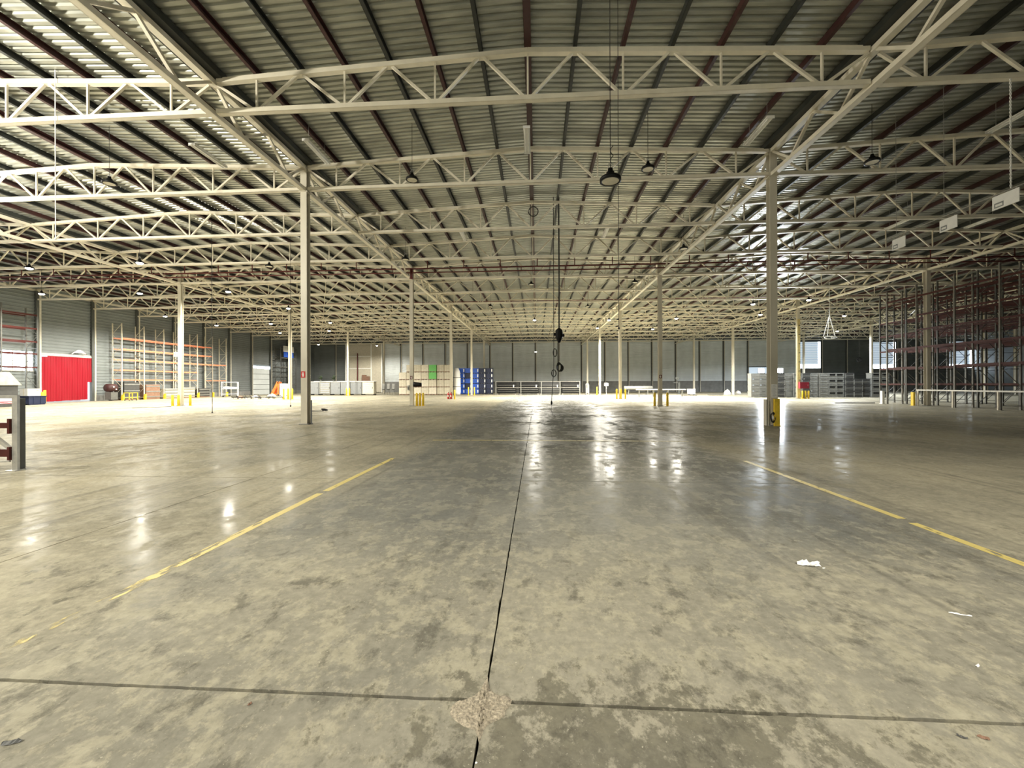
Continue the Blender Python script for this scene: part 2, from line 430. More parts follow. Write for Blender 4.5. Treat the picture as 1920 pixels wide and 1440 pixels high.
structure(MB().box(R5, R5+.25, YB, YW, 0, ZT).obj('wall_right', 'wall_dark'))
structure(MB().box(L3-.25, R5+.25, YB-.25, YB, 0, ZT).obj('wall_back', 'wall'))

# ------------------------------------------------------------------ ceiling
ceil = structure(add('ceiling', None))
RS0, RS1 = ZC+.14+.20, ZR+.14+.20
def sheet(za, zb):
    mb = MB(); y = YB; per = .21; prof = []
    while y < YW+.2:
        prof += [(y, 0), (y+per*.50, 0), (y+per*.60, .055), (y+per*.90, .055)]; y += per
    n = len(prof)
    mb.v = [(0, yy, za+h) for yy, h in prof]+[(B/2, yy, zb+h) for yy, h in prof]
    mb.f = [(i, i+1, i+1+n, i+n) for i in range(n-1)]
    return mb.mesh('roof_sheet', 'roof')
def roofz(x):
    q = ((x-L3) % B)/B
    return RS0+(RS1-RS0)*(1-abs(2*q-1))
sA, sB = sheet(RS0, RS1), sheet(RS1, RS0)
def purlin(m, w_=.10, d=.2):
    L = (YB, YW)
    mb = MB().box(-w_/2, -w_/2+.012, L[0], L[1], 0, d).box(-w_/2, w_/2, L[0], L[1], 0, .014).box(-w_/2, w_/2, L[0], L[1], d-.014, d)
    mb.box(w_/2-.012, w_/2, L[0], L[1], .014, .04)
    return mb.mesh('purlin', m)
pr_, pg_, prr = purlin('purlin_red'), purlin('purlin_green'), purlin('purlin_red', .19, .19)
gut = MB().box(-.32, .32, YB, YW, 10.50, 10.70).mesh('valley_gutter', 'purlin_green')
BAYS = [L3, L2, L1, R1, R2, R3, R4]
for bx in BAYS:
    add('roof_sheet', sA, ceil, (bx, 0, 0)); add('roof_sheet', sB, ceil, (bx+B/2, 0, 0))
    for k in range(1, 14):
        z = ZC+(ZR-ZC)*(1-abs(k-7)/7)+.14
        add('purlin', prr if k == 7 else (pr_ if k % 2 else pg_), ceil, (bx+B/14*k, 0, z))
    if bx != L3: add('valley_gutter', gut, ceil, (bx, 0, 0))

# ------------------------------------------------------------------ roof trusses
def zt(k): return ZC+(ZR-ZC)*(1-abs(k-7)/7)
hx = B/14
bc = MB().box(.13, B-.13, -.085, .085, ZB, ZB+.02).box(.13, B-.13, -.085, -.065, ZB, ZB+.13).box(.13, B-.13, .065, .085, ZB, ZB+.13).mesh('bottom_chord', 'steel')
tcl = MB().bar((.13, 0, ZC+.07), (B/2, 0, ZR+.07), .16, .13).mesh('top_chord', 'steel')
tcr = MB().bar((B/2, 0, ZR+.07), (B-.13, 0, ZC+.07), .16, .13).mesh('top_chord', 'steel')
def wpts(k, kt):  # diagonal from bottom node k to top node kt
    sgn = 1 if kt > k else -1
    return (k*hx+sgn*.10, 0, ZB+.12), (kt*hx-sgn*.08, 0, zt(kt)+.02)
dme = {}; allweb = MB()
for k in range(1, 14, 2):
    for kt in (k-1, k+1):
        p, q = wpts(k, kt)
        if kt == 0: q = (.13, 0, zt(0)-.02)
        if kt == 14: q = (B-.13, 0, zt(14)-.02)
        dme[(k, kt)] = MB().bar(p, q, .07, .07).mesh('diagonal', 'steel'); allweb.bar(p, q, .07, .07)
    p, q = (k*hx, 0, ZB+.12), (k*hx, 0, zt(k)+.01)
    dme[(k, k)] = MB().bar(p, q, .05, .05).mesh('vertical', 'steel'); allweb.bar(p, q, .05, .05)
awm = allweb.mesh('web_bracing', 'steel')
BN = {L3: 'outer left bay', L2: 'left bay', L1: 'central bay', R1: 'right bay', R2: 'second right bay', R3: 'third right bay', R4: 'fourth right bay'}
first = {L3: 3, L2: 1, L1: 1, R1: 1, R2: 4, R3: 8, R4: 11}
for bx in BAYS:
    for k in range(first[bx], 16):
        t = thing('roof_truss', 'cream steel roof truss over the %s, %s from the front' % (BN[bx], ORD[k-first[bx]]), 'truss', (bx, TY(k), 0), 0, 'roof trusses')
        add('bottom_chord', bc, t); add('top_chord', tcl, t); add('top_chord', tcr, t)
        if k <= (7 if bx == L1 else 5 if bx in (L2, R1) else 6 if bx == L3 else 0):
            for (a, d_), me in dme.items(): add(me.name.split('.')[0], me, t)
        else: add('web_bracing', awm, t)

# ------------------------------------------------------------------ girders along the column lines
def girder_meshes(n):
    L = n*TS-(.06 if n == 2 else 0)
    bt = MB().box(-.10, .10, 0, L, ZB-.05, ZB-.03).box(-.10, -.08, 0, L, ZB-.05, ZB+.09).box(.08, .10, 0, L, ZB-.05, ZB+.09).mesh('bottom_chord', 'steel')
    tp = MB().box(-.10, .10, 0, L, ZC-.04, ZC+.10).mesh('top_chord', 'steel')
    dg, dall = [], MB()
    for j in range(n):
        y = j*TS
        for a, b_ in (((y+.12), (y+TS*.25)), ((y+TS*.5), (y+TS*.25)), ((y+TS*.5), (y+TS*.75)), ((y+TS-.12), (y+TS*.75))):
            dg.append(MB().bar((0, a, ZC), (0, b_, ZB+.06), .09, .08).mesh('diagonal', 'steel')); dall.bar((0, a, ZC), (0, b_, ZB+.06), .09, .08)
    return bt, tp, dg, dall.mesh('web_bracing', 'steel')
G3, G2 = girder_meshes(3), girder_meshes(2)
LN = {L1: 'left column line', R1: 'right column line', L2: 'outer left column line', R2: 'second right column line', R3: 'third right column line', R4: 'fourth right column line'}
ep = MB().box(-.13, .13, -.135, -.115, ZB-.05, ZC+.1).box(-.13, .13, .115, .135, ZB-.05, ZC+.1).box(-.01, .01, -.115, .115, ZB-.05, ZC+.1).mesh('column_top', 'column')  # upper end of the column, parented to the girder
gfirst = {L1: 0, R1: 0, L2: 1, R2: 1, R3: 2, R4: 3}
for x in (L1, R1, L2, R2, R3, R4):
    for r in range(gfirst[x], 6):
        G = G3 if r < 5 else G2
        t = thing('girder_truss', 'cream lattice girder along the %s, %s span from the front' % (LN[x], ORD[r-gfirst[x]]), 'girder', (x, ROW(r), 0), 0, 'lattice girders')
        add('bottom_chord', G[0], t); add('top_chord', G[1], t)
        if r: add('column_top', ep, t)
        if x in (L1, R1) and r <= 1:
            for me in G[2]: add('diagonal', me, t)
        else: add('web_bracing', G[3], t)

# ------------------------------------------------------------------ columns
sh = MB().box(-.13, .13, -.135, -.115, .03, ZB-.09).box(-.13, .13, .115, .135, .03, ZB-.09).box(-.01, .01, -.115, .115, .03, ZB-.09).mesh('shaft', 'column')
bp_ = MB().box(-.19, .19, -.19, .19, .0, .03).mesh('base_plate', 'plinth')
for_c = [(L1, 1), (L1, 2), (L1, 3), (L1, 4), (L1, 5), (R1, 1), (R1, 2), (R1, 3), (R1, 4), (R1, 5), (L2, 2), (L2, 3), (L2, 4), (L2, 5), (R2, 2), (R2, 3), (R2, 4), (R2, 5), (R3, 3), (R3, 4), (R3, 5), (R4, 4), (R4, 5)]
cap = MB().box(-.17, .17, -.17, .17, ZB-.09, ZB-.055).mesh('cap_plate', 'column')
for x, r in for_c:
    t = thing('steel_column', 'grey-cream steel column of the %s, %s from the front' % (LN[x], ORD[r-min(q for a, q in for_c if a == x)]), 'column', (x, ROW(r), 0), 0, 'hall columns')
    add('shaft', sh, t); add('base_plate', bp_, t); add('cap_plate', cap, t)

# ------------------------------------------------------------------ lamps
lamp_house = MB().lathe([(.02, .27), (.05, .27), (.055, .20), (.085, .19), (.09, .11), (.12, .10), (.20, .085), (.22, .06), (.22, 0), (.175, 0), (.175, .015), (.02, .015)], 24).mesh('housing', 'black', True)
lens_off = MB().lathe([(.0, .004), (.174, .004), (.174, .014), (.0, .014)], 24).mesh('lens', 'lens_off')
lens_on = MB().lathe([(.0, -.10), (.10, -.085), (.16, -.04), (.174, .004), (.174, .014), (.0, .014)], 20).mesh('lens', 'glow', True)
def lamp(x, y, z, label, lit, power=1.0, sc=1.0, cool=False, down=False, omni=False, group='high bay lamps'):
    ztop = roofz(x)+.01
    t = thing('high_bay_lamp', label, 'lamp', (x, y, z), 0, group)
    add('housing', lamp_house, t); add('lens', lens_on if lit else lens_off, t)
    MB().tube([(0, 0, .29), (0, 0, (ztop-z)/sc)], .008, 5).obj('hanging_cable', 'rubber', t)
    MB().tube([(.05*math.cos(a), 0, .33+.05*math.sin(a)) for a in [k*math.pi/5 for k in range(10)]], .01, 5, True).obj('hook_ring', 'galv', t)
    if lit:
        ld_ = bpy.data.lights.new('lamp_light', 'POINT' if omni else 'SPOT'); ld_.energy = LAMP_W*power; ld_.color = (.88, .95, 1) if cool else LAMP_COL
        if not omni: ld_.spot_size = 2.5 if down else 2.95; ld_.spot_blend = .5
        ld_.shadow_soft_size = .16
        lo = bpy.data.objects.new('lamp_light', ld_); C.objects.link(lo); lo.parent = t; lo.location = (0, 0, -.28)
    return t
big = lamp(1.43, 8.0, 5.5, 'large round black high bay lamp hanging low near the centre, unlit', False, 1, .92)
big.scale = (.92, .92, .92)
MB().tube([(.03*math.cos(k*.9)+.03, .03*math.sin(k*.9), .34+k*.03) for k in range(14)], .009, 5).obj('coiled_flex', 'rubber', big)
OFF = [(-4.42, 14.41, 'unlit black high bay lamp above the left half of the central bay, second truss'),
       (3.81, 14.23, 'unlit black high bay lamp just right of the big low lamp'),
       (-15.43, 13.95, 'unlit black high bay lamp at upper left in the bay left of centre'),
       (11.11, 14.27, 'unlit black high bay lamp at upper right beside the dark bay'),
       (-7.64, 23.56, 'unlit black high bay lamp next to the left lattice girder, beyond the front column'),
       (7.98, 22.75, 'unlit black high bay lamp next to the right lattice girder'),
       (7.08, 30.06, 'unlit black high bay lamp beside the second right column'),
       (-16.44, 24.34, 'unlit black high bay lamp left of the front left column'),
       (-4.3, 38.36, 'unlit black high bay lamp over the central bay, left of the ridge, far'),
       (-.38, 30.15, 'unlit black high bay lamp under the ridge of the central bay'),
       (4.83, 39.07, 'unlit black high bay lamp over the central bay, right of the ridge, far')]
for x, y, lb in OFF: lamp(x, y, 8.9, lb, False)
ON = [(-31.44, 23.62, 1.0), (-23.59, 23.05, 1.0), (-39.24, 30.27, 1.0), (-31.38, 30.67, 1.0), (-24.04, 30.65, 1.0), (-23.56, 37.68, 1), (-39.15, 41.04, 1), (-38.95, 47.75, 1), (-31.58, 47.03, 1), (-35.82, 55.3, 1), (-24.19, 46.78, 1), (-27.91, 53.68, 1),
      (-.24, 46.71, 1.6), (8.27, 47.4, 1.6), (7.91, 54.05, 1.5), (15.59, 46.85, 1.3), (15.48, 55.73, 1.5), (19.86, 38.93, .2), (23.8, 37.4, .06), (23.7, 45.0, .4), (33.25, 46.46, .55), (42.0, 60.0, 2.2), (33.48, 39.23, .03), (-39.43, 72, .6), (-29.8, 75, .6)]  # strongest lamp, far back right, is added out of sight for cool light
def ordinal_labels(items, fmt):
    return [fmt % ORD[i] if i < len(ORD) else fmt % ('%dth' % (i+1)) for i in range(len(items))]
left_on = sorted([q for q in ON if q[0] < -2], key=lambda q: (q[1], q[0])); right_on = sorted([q for q in ON if q[0] >= -2], key=lambda q: q[0]/q[1])
for i, (x, y, p) in enumerate(left_on): lamp(x, y, 8.9, 'glowing warm white high bay lamp in the left bays, %s nearest' % ORD[i], True, p*.56)
for i, (x, y, p) in enumerate(right_on): lamp(x, y, 8.9, 'glowing white high bay lamp right of the ridge, %s counted from left' % ORD[i], True, p, 1.0, x > 18)
lamp(-.14, 62, 6.5, 'small glowing lamp hanging low before the far wall, near the middle', True, .5)
lamp(-15.6, 5.8, 8.9, 'lit high bay lamp over the aisle left of the photographer', True, .5, 1.0, False, False, True)
lamp(-23.6, 14.3, 8.9, 'lit high bay lamp beyond the left edge of the view', True, .30, 1.0, False, False, True)
lamp(-8.2, -2.2, 8.9, 'lit high bay lamp behind the photographer on the left', True, .60, 1.0, False, True)
lamp(6.5, -2.2, 8.9, 'lit high bay lamp behind the photographer on the right', True, .56, 1.0, False, True)

# fluorescent fittings, off
fit = MB().box(-.11, .11, 0, 1.5, .05, .09).box(-.05, .05, 0, 1.5, .02, .05).box(-.12, .12, -.02, 0, 0, .09).box(-.12, .12, 1.5, 1.52, 0, .09).mesh('body', 'white')
tub = MB().tube([(0, .02, 0), (0, 1.48, 0)], .016, 6).mesh('tube', 'tube')
FL = [(-.31, 13.6, 'white twin tube fitting under the ridge of the central bay'), (7.5, 13.6, 'white tube fitting beside the right girder of the central bay'), (-8.0, 13.8, 'white tube fitting beside the left girder of the central bay'), (-12.15, 13.8, 'white tube fitting in the bay left of the front left column'),
      (-4.2, 22.6, 'small white tube fitting over the left half of the central bay'), (3.9, 22.6, 'small white tube fitting over the right half of the central bay'),
      (19.35, 22.4, 'pale tube fitting in the dark right bay, left of its pair'), (23.6, 22.5, 'pale tube fitting in the dark right bay, right of its pair'), (15.4, 13.4, 'pale tube fitting above the hanging aisle signs'), (24.4, 29.0, 'pale tube fitting in the dark right bay, farther back')]
for x, y, lb in FL:
    t = thing('fluorescent_fitting', lb, 'light fitting', (x, y, 10.08), 0, 'unlit fluorescent fittings')
    add('body', fit, t); add('tube', tub, t, (-.06, 0, .01)); add('tube', tub, t, (.06, 0, .01))
    MB().tube([(0, .2, .09), (0, .2, roofz(x)-10.07)], .006, 4).tube([(0, 1.3, .09), (0, 1.3, roofz(x)-10.07)], .006, 4).obj('hanger_wire', 'galv', t)

# ------------------------------------------------------------------ sprinkler pipes
def main_pipe(y, z, x0, x1, label, r=.05, drops=None, dz=.45):
    t = thing('sprinkler_pipe', label, 'pipe', (x0, y, z), 0, 'sprinkler pipes')
    MB().tube([(0, 0, 0), (x1-x0, 0, 0)], r, 8).obj('main_run', 'pipe_red', t)
    if drops:
        me = MB().tube([(0, 0, 0), (0, 0, dz)], r*.6, 6).mesh('riser', 'pipe_red'); x = 1.3
        while x < x1-x0: add('riser', me, t, (x, 0, 0)); x += drops
    return t
main_pipe(29.0, 9.92, L3+.3, R3, 'upper dark red sprinkler pipe running across all the bays', .055, 2.62, .55)
main_pipe(29.0, 9.64, L3+.3, R3, 'lower dark red sprinkler pipe just under the upper one', .045, 3.1, .28)
main_pipe(41.0, 9.93, L2, R3, 'thin dark red pipe across the hall behind the second columns', .04)
t = thing('sprinkler_riser', 'thick dark red riser pipe at the second left column', 'pipe', (L1+.42, 29.0, 9.2))
MB().tube([(0, 0, 0), (0, 0, .75)], .10, 10).obj('pipe', 'pipe_red', t, True); MB().lathe([(.15, 0), (.15, .04)], 12, (0, 0, .02)).lathe([(.15, 0), (.15, .04)], 12, (0, 0, .68)).obj('flange', 'pipe_red', t)

# ------------------------------------------------------------------ hanging cables, ropes and signs
def ring(mb, cx, cz, rx, rz, r, cy=0, n=18, turns=1):
    return mb.tube([(cx+rx*math.cos(2*math.pi*k/n), cy+.015*math.sin(k), cz+rz*math.sin(2*math.pi*k/n)) for k in range(n*turns)], r, 5, True)
t = thing('hanging_cable', 'thick black cable with a bundled winch and coils hanging in the centre', 'cable', (1.14, 20.9, 0))
MB().tube([(0, 0, roofz(1.14)), (.01, 0, 7), (0, 0, 4.4)], .035, 6).obj('upper_cable', 'rubber', t)
b = MB(); rnd = random.Random(2)
b.lathe([(.04, 4.45), (.16, 4.35), (.20, 4.15), (.17, 3.95), (.10, 3.8), (.06, 3.7)], 10)
b.box(-.26, -.1, -.08, .08, 4.05, 4.2).box(.1, .27, -.06, .06, 4.0, 4.12)
b.obj('winch_bundle', 'black', t)
MB().tube([(0, 0, 3.75), (.02, 0, 3.2), (0, 0, 2.75)], .012, 5).obj('lower_cable', 'rubber', t)
b = MB()
for j in range(5): ring(b, -.02+.02*j, 2.48-.015*j, .11+.012*j, .22-.01*j, .02, .03*j-.06)
b.obj('cable_coil', 'rubber', t)
MB().tube([(-.06, 0, 2.25), (-.10, 0, 1.9), (0, 0, 1.65), (.09, 0, 1.9), (.07, 0, 2.3)], .008, 4).obj('loose_loop', 'galv', t)
t = thing('hanging_cable', 'thin black cable with two loops reaching almost to the floor, left of the thick one', 'cable', (.87, 20.9, 0))
MB().tube([(0, 0, roofz(.87)), (0, 0, 3.3), (-.01, 0, 2.4), (-.06, 0, 1.6), (-.12, 0, .7)], .018, 5).obj('cable', 'rubber', t)
b = MB()
for j in range(3): ring(b, .05+.01*j, 3.2, .09, .20, .017, .03*j)
b.obj('upper_coil', 'rubber', t)
b = MB()
for j in range(3): ring(b, 0, 2.15, .10+.01*j, .18, .018, .03*j)
b.obj('lower_coil', 'rubber', t)
MB().lathe([(.02, .75), (.045, .7), (.045, .6), (.02, .55)], 8, (-.12, 0, 0)).obj('plug', 'black', t)
MB().tube([(-.12, 0, .56), (-.14, -.1, .3), (-.08, -.3, .06), (.05, -.5, .012)], .009, 4).obj('tail', 'rubber', t)
def rope(label, x, y, z0, z1, r, m, weight=0):
    z1 = roofz(x)+.01
    t = thing('hanging_rope', label, 'rope', (x, y, z0), 0)
    MB().tube([(0, 0, 0), (0, 0, z1-z0)], r, 5).obj('cord', m, t)
    MB().lathe([(.0, -weight), (r*2.2+weight*.3, -weight*.5), (r*1.5, 0.03)], 8).obj('end_weight', m, t)
rope('long black rope hanging to the floor left of the front left column', -18.46, 22.3, .05, 10.3, .016, 'rubber', .04)
rope('thin white cord hanging high at the far left', -14.2, 11.3, 5.95, 10.55, .012, 'white', .03)
rope('thin dark cord with a small weight in front of the yellow-footed left column', -14.27, 23, .42, 10.5, .009, 'rubber', .1)
rope('thin dark wire hanging beside the big low lamp', 1.62, 8.2, 2.7, 10.6, .006, 'rubber', .03)
t = thing('hanging_ring', 'black hoop hung under the ridge between the trusses', 'ring', (-.14, 20.4, 10.18))
ring(MB(), 0, 0, .24, .24, .025).obj('hoop', 'rubber', t); MB().tube([(0, 0, .24), (0, 0, roofz(-.14)-10.17)], .006, 4).obj('wire', 'rubber', t)
t = thing('hanging_ring', 'black tyre-like hoop hung before the glowing shutter at far right', 'ring', (52.4, 70, 5.4))
ring(MB(), 0, 0, .32, .32, .12).obj('hoop', 'rubber', t); MB().tube([(0, 0, .4), (0, 0, roofz(52.4)-5.39)], .012, 4).obj('wire', 'galv', t)
t = thing('lifting_sling', 'white triangular lifting sling on a rope in the right bay', 'sling', (25.93, 38.0, 5.4))
MB().tube([(0, 0, 2.2), (0, 0, roofz(25.93)-5.39)], .02, 5).obj('rope', 'white', t)
MB().tube([(0, 0, 2.2), (-.5, 0, .35)], .025, 5).tube([(0, 0, 2.2), (.5, 0, .35)], .025, 5).tube([(0, 0, 2.2), (.1, .4, .35)], .02, 5).obj('sling_leg', 'white', t)
b = MB()
for j in range(4): ring(b, 0, .25, .5-.06*j, .12, .022, .12*j-.18)
b.obj('basket_hoop', 'white', t)
# aisle signs
t = thing('sign_rail', 'thin steel rail carrying the hanging aisle signs at upper right', 'rail', (12.3, 9.6, 6.63))
MB().tube([(0, 0, 0), (0, 5.9, 0)], .014, 6).obj('rod', 'galv', t)
for yy in (3.55, 5.2): MB().tube([(0, yy, .01), (0, yy, roofz(12.3)-6.62)], .006, 4).obj('wire', 'galv', t)
b = MB()
for k in range(60): b.box(-.022 if k % 2 else -.008, .022 if k % 2 else .008, 1.79, 1.812, .02+k*.0475, .062+k*.0475)
b.obj('chain', 'white', t)
for (y, z, w_, lb) in ((11.52, 6.42, .62, 'bright white hanging aisle sign at upper right, nearest of three'), (13.02, 6.36, .52, 'hanging aisle sign at upper right, middle of three'), (14.7, 6.36, .5, 'hanging aisle sign at upper right, farthest of three')):
    t = thing('aisle_sign', lb, 'sign', (12.3, y, z), 0, 'hanging aisle signs')
    MB().box(-.01, .01, -w_/2, w_/2, -.19, .17).obj('board', 'white', t)
    MB().box(-.013, -.0105, w_*.06, w_*.42, -.15, -.02).obj('printed_field', 'print', t)
    MB().box(-.016, -.0135, w_*.11, w_*.37, -.12, -.06).obj('printed_band', 'white', t)
    MB().box(-.006, .006, -w_/2+.06, -w_/2+.08, .17, .21).box(-.006, .006, w_/2-.08, w_/2-.06, .17, .21).obj('clip', 'galv', t)

# ------------------------------------------------------------------ racks
def rack(label, xf, xb, ys, levels, height, pm_, bm_, skip=(), foot=None, group='pallet racks'):
    t = thing('pallet_rack', label, 'rack', (0, 0, 0), 0, group)
    x0, x1 = min(xf, xb), max(xf, xb)
    mb = MB()
    for x in (xf, xb): mb.box(x-.045, x+.045, -.04, .04, .01, height).box(x-.09, x+.09, -.08, .08, 0, .012)
    z = .25; sgn = 1
    while z < height-1.0:
        mb.bar((x0+.045, 0, z), (x1-.045, 0, z), .03, .035); a, c_ = (x0+.045, x1-.045) if sgn > 0 else (x1-.045, x0+.045)
        mb.bar((a, 0, z+.05), (c_, 0, z+1.05), .025, .03); z += 1.15; sgn = -sgn
    fm = mb.mesh('upright_frame', pm_)
    for y in ys: add('upright_frame', fm, t, (0, y, 0))
    if foot:
        ft = MB().box(-.085, .085, -.075, .075, 0, .62).box(-.10, .10, -.14, -.075, 0, .45).mesh('post_protector', foot)
        sg = 1 if xf < xb else -1
        for y in ys: add('post_protector', ft, t, (xf-sg*.15, y, 0), 0)
    bms = {}
    for i, (a, c_) in enumerate(zip(ys, ys[1:])):
        L = round(abs(c_-a)-.08, 3); y = min(a, c_)+.04
        if L not in bms: bms[L] = MB().box(-.025, .025, 0, L, -.06, .06).box(-.03, -.025, 0, .02, -.12, .1).box(-.03, -.025, L-.02, L, -.12, .1).box(-.03, .03, .02, L-.02, .035, .06).mesh('beam', bm_)
        for j, z in enumerate(levels):
            if (i, j) in skip: continue
            add('beam', bms[L], t, (xf, y, z)); add('beam', bms[L], t, (xb, y, z))
    return t
rack('long cream pallet rack with orange beams along the left wall', -44.6, -45.65, [41.55, 44.07, 46.54, 48.98, 51.42, 53.91, 56.43], [2.22, 3.27, 4.40, 5.53, 6.72], 8.3, 'rack_post_cream', 'rack_orange', {(4, 1), (5, 1), (5, 4), (4, 0), (5, 3)}, 'yellow')
rack('tall grey pallet rack with dark red beams at the left edge, before the window', -43.5, -44.6, [25.9, 28.35, 30.8, 33.25], [3.19, 4.36, 5.41, 6.54, 7.72], 8.4, 'rack_post', 'rack_red')
rack('short dark rack with a white and blue panel far along the left wall', -44.8, -45.8, [69.3, 71.6, 73.9], [1.6, 3.2, 4.8, 6.4, 7.9], 8.4, 'rack_post', 'rack_post')
yr = [33.2, 30.75, 28.1, 25.5, 22.9, 20.3]
rack('tall pallet rack with brown red beams on the right, front row', 26.9, 28.0, yr, [2.72, 4.12, 5.35, 6.4, 7.75], 8.6, 'rack_dim', 'rack_red', {(0, 2), (0, 3), (1, 0)}, None)
rack('dark pallet rack on the right, second row back to back with the front one', 28.3, 29.4, [35.6]+yr, [1.5, 2.72, 4.12, 5.35, 6.4, 7.75], 8.8, 'rack_post', 'rack_red')
rack('dark pallet rack on the right, third row behind the aisle', 32.6, 33.7, [38.4, 35.8]+yr[:4], [1.5, 2.9, 4.3, 5.6, 7.0, 8.3], 9.0, 'rack_post', 'rack_red')
rack('dark pallet rack on the right, rearmost row', 34.0, 35.1, [38.4, 35.8]+yr[:4], [1.5, 2.9, 4.3, 5.6, 7.0, 8.3], 9.0, 'rack_post', 'rack_red')
o = MB().bar((26.72, 30.55, 1.1), (26.72, 20.2, 1.1), .05, .09)
o = tag(o.obj('guard_rail', 'galv'), 'pale horizontal guard rail along the foot of the right rack', 'rail')
rp = MB().box(26.69, 26.75, -.04, .04, 0, 1.06).mesh('rail_post', 'rack_post_cream')
for y in (30.45, 28.05, 25.45, 22.85, 20.25): add('rail_post', rp, o, (0, y, 0))
tag(MB().box(26.55, 26.68, 30.62, 30.82, 0, .95).box(26.52, 26.71, 30.58, 30.86, 0, .02).obj('post_protector', 'yellow'), 'yellow post protector at the corner of the right rack', 'post protector')
tag(MB().box(26.45, 26.62, 33.1, 33.3, 0, 1.0).box(26.40, 26.66, 33.05, 33.35, 0, .02).obj('post_protector', 'white'), 'pale post protector at the far end of the right rack', 'post protector')
# white and blue panel on the short rack
t = thing('rack_banner', 'white over blue banner fixed high on the short left rack', 'banner', (-44.755, 0, 0))
MB().box(.0, .04, 70.0, 73.1, 7.5, 8.55).obj('upper_half', 'white', t); MB().box(.0, .045, 70.1, 73.0, 6.55, 7.5).obj('lower_half', 'blue', t)

# low rack end at the left edge, close to the camera
t = thing('rack_end_frame', 'short galvanised rack end with red-brown rails at the left edge, close by', 'rack', (-9.84, 7.18, 0))
b = MB().box(-.055, .055, -.02, .02, .012, 1.42)
for k in range(22): b.box(-.062, -.055, -.012, .012, .1+k*.06, .13+k*.06)
b.obj('post', 'galv', t)
MB().box(-.10, .10, -.09, .09, 0, .012).obj('foot_plate', 'galv', t)
MB().box(-.13, -.07, .12, .2, .0, 1.36).obj('rear_post', 'rack_post', t)
MB().box(-2.6, -.055, -.02, .02, 1.36, 1.42).obj('top_rail', 'galv', t)
MB().box(-2.6, -.055, -.03, .03, .80, .90).box(-.1, -.055, -.06, .06, .70, .98).obj('rail', 'rack_red', t)
MB().box(-2.6, -.055, -.03, .03, .26, .40).box(-.1, -.055, -.06, .06, .2, .45).obj('rail', 'rack_red', t)
MB().bar((-.07, .0, .38), (-1.0, .0, 1.05), .05, .06).obj('brace', 'galv', t)
MB().bar((-.07, -.035, .18), (-2.6, -.035, .06), .03, .03).obj('brace', 'galv', t)

# ------------------------------------------------------------------ red strip curtain
t = thing('strip_curtain', 'red translucent strip curtain closing the doorway in the left wall', 'curtain', (L3+.12, 0, 0))
n = 19; yw = (DY1-DY0-.1)/n
rnd = random.Random(11)
for i in range(n):
    y = DY0+.05+i*yw; z0 = .08+.10*i/n+rnd.random()*.03; z1 = DZ-.12-(.1 if i < 2 else 0)
    if i >= 17: z0 = 1.95
    x = .02*(i % 2)+.01*rnd.random()
    b = MB(); segs = 8
    for k in range(segs):
        za, zb = z0+(z1-z0)*k/segs, z0+(z1-z0)*(k+1)/segs
        xa, xb = x+.012*math.sin(k+i), x+.012*math.sin(k+1+i)
        b.quad((xa, y-.02, za), (xa+.014, y+yw/2, za), (xb+.014, y+yw/2, zb), (xb, y-.02, zb))
        b.quad((xa+.014, y+yw/2, za), (xa, y+yw+.02, za), (xb, y+yw+.02, zb), (xb+.014, y+yw/2, zb))
    b.obj('strip', 'curtain', t)
MB().box(-.03, .06, DY0, DY1, DZ-.12, DZ-.02).obj('hanging_rail', 'galv', t)
dr = structure(MB().box(L3, L3+.14, DY0-.14, DY0, 0, DZ+.14).box(L3, L3+.14, DY1, DY1+.14, 0, DZ+.14).box(L3, L3+.14, DY0, DY1, DZ, DZ+.14).obj('trim_1', 'galv'))
structure(MB().box(L3-6, L3-.25, DY0-3, DY1+3, -.2, -.01).obj('floor_yard', 'plinth'))
t = thing('curtain_bundle', 'crumpled pale sheet caught above the red strip curtain', 'sheet', (L3+.25, 38.3, 4.75))
b = MB(); rnd = random.Random(4); N = 10; pts = []
for i in range(N):
    for j in range(5):
        pts.append((.05+.14*math.sin(j*1.3)+rnd.random()*.08, -.6+1.3*i/(N-1), -.05+.45*math.sin(math.pi*i/(N-1))*(1-abs(j-2)/3)+rnd.random()*.06))
b.v = pts; b.f = [(i*5+j, i*5+j+1, i*5+j+6, i*5+j+5) for i in range(N-1) for j in range(4)]
b.obj('sheet', 'paper', t, True)

# ------------------------------------------------------------------ bollards, guards and things on the columns
bol = MB().lathe([(.0, 0), (.085, 0), (.085, .86), (.07, .91), (.03, .93), (.0, .93)], 12).mesh('post', 'yellow', True)
bolp = MB().box(-.13, .13, -.13, .13, 0, .012).mesh('base_plate', 'yellow')
def bollard(x, y, label, h=1.0):
    t = thing('bollard', label, 'bollard', (x, y, 0), 0, 'yellow bollards'); add('base_plate', bolp, t); q = add('post', bol, t); q.scale = (1, 1, h)
r2, r3, r4 = ROW(2), ROW(3), ROW(4)
for dx, w_ in ((.42, 'left'), (.66, 'middle'), (.90, 'right')): bollard(L1+dx, r2-.15, 'bollard beside the second left column, %s of its three' % w_, 1.05)
for dx, w_ in ((-.44, 'left'), (.46, 'right')): bollard(R1+dx, r2-.2, 'bollard on the %s side of the second right column' % w_, 1.05)
for dx, dy, w_ in ((-.5, -.2, 'left'), (.22, -.45, 'middle'), (.68, .1, 'right')): bollard(L2+dx, r2+dy, 'yellow bollard at the bright outer left column, %s of three' % w_, .95)
for dx, w_ in ((-.45, 'left'), (.0, 'middle'), (.45, 'right')): bollard(R1+dx, r3-.4, 'yellow bollard around the third right column, %s of three' % w_, 1.15)
for dx, w_ in ((-.5, 'left'), (.0, 'middle'), (.5, 'right')): bollard(L2+dx, r3-.4, 'yellow bollard around the outer left column behind the black dollies, %s of three' % w_, 1.3)
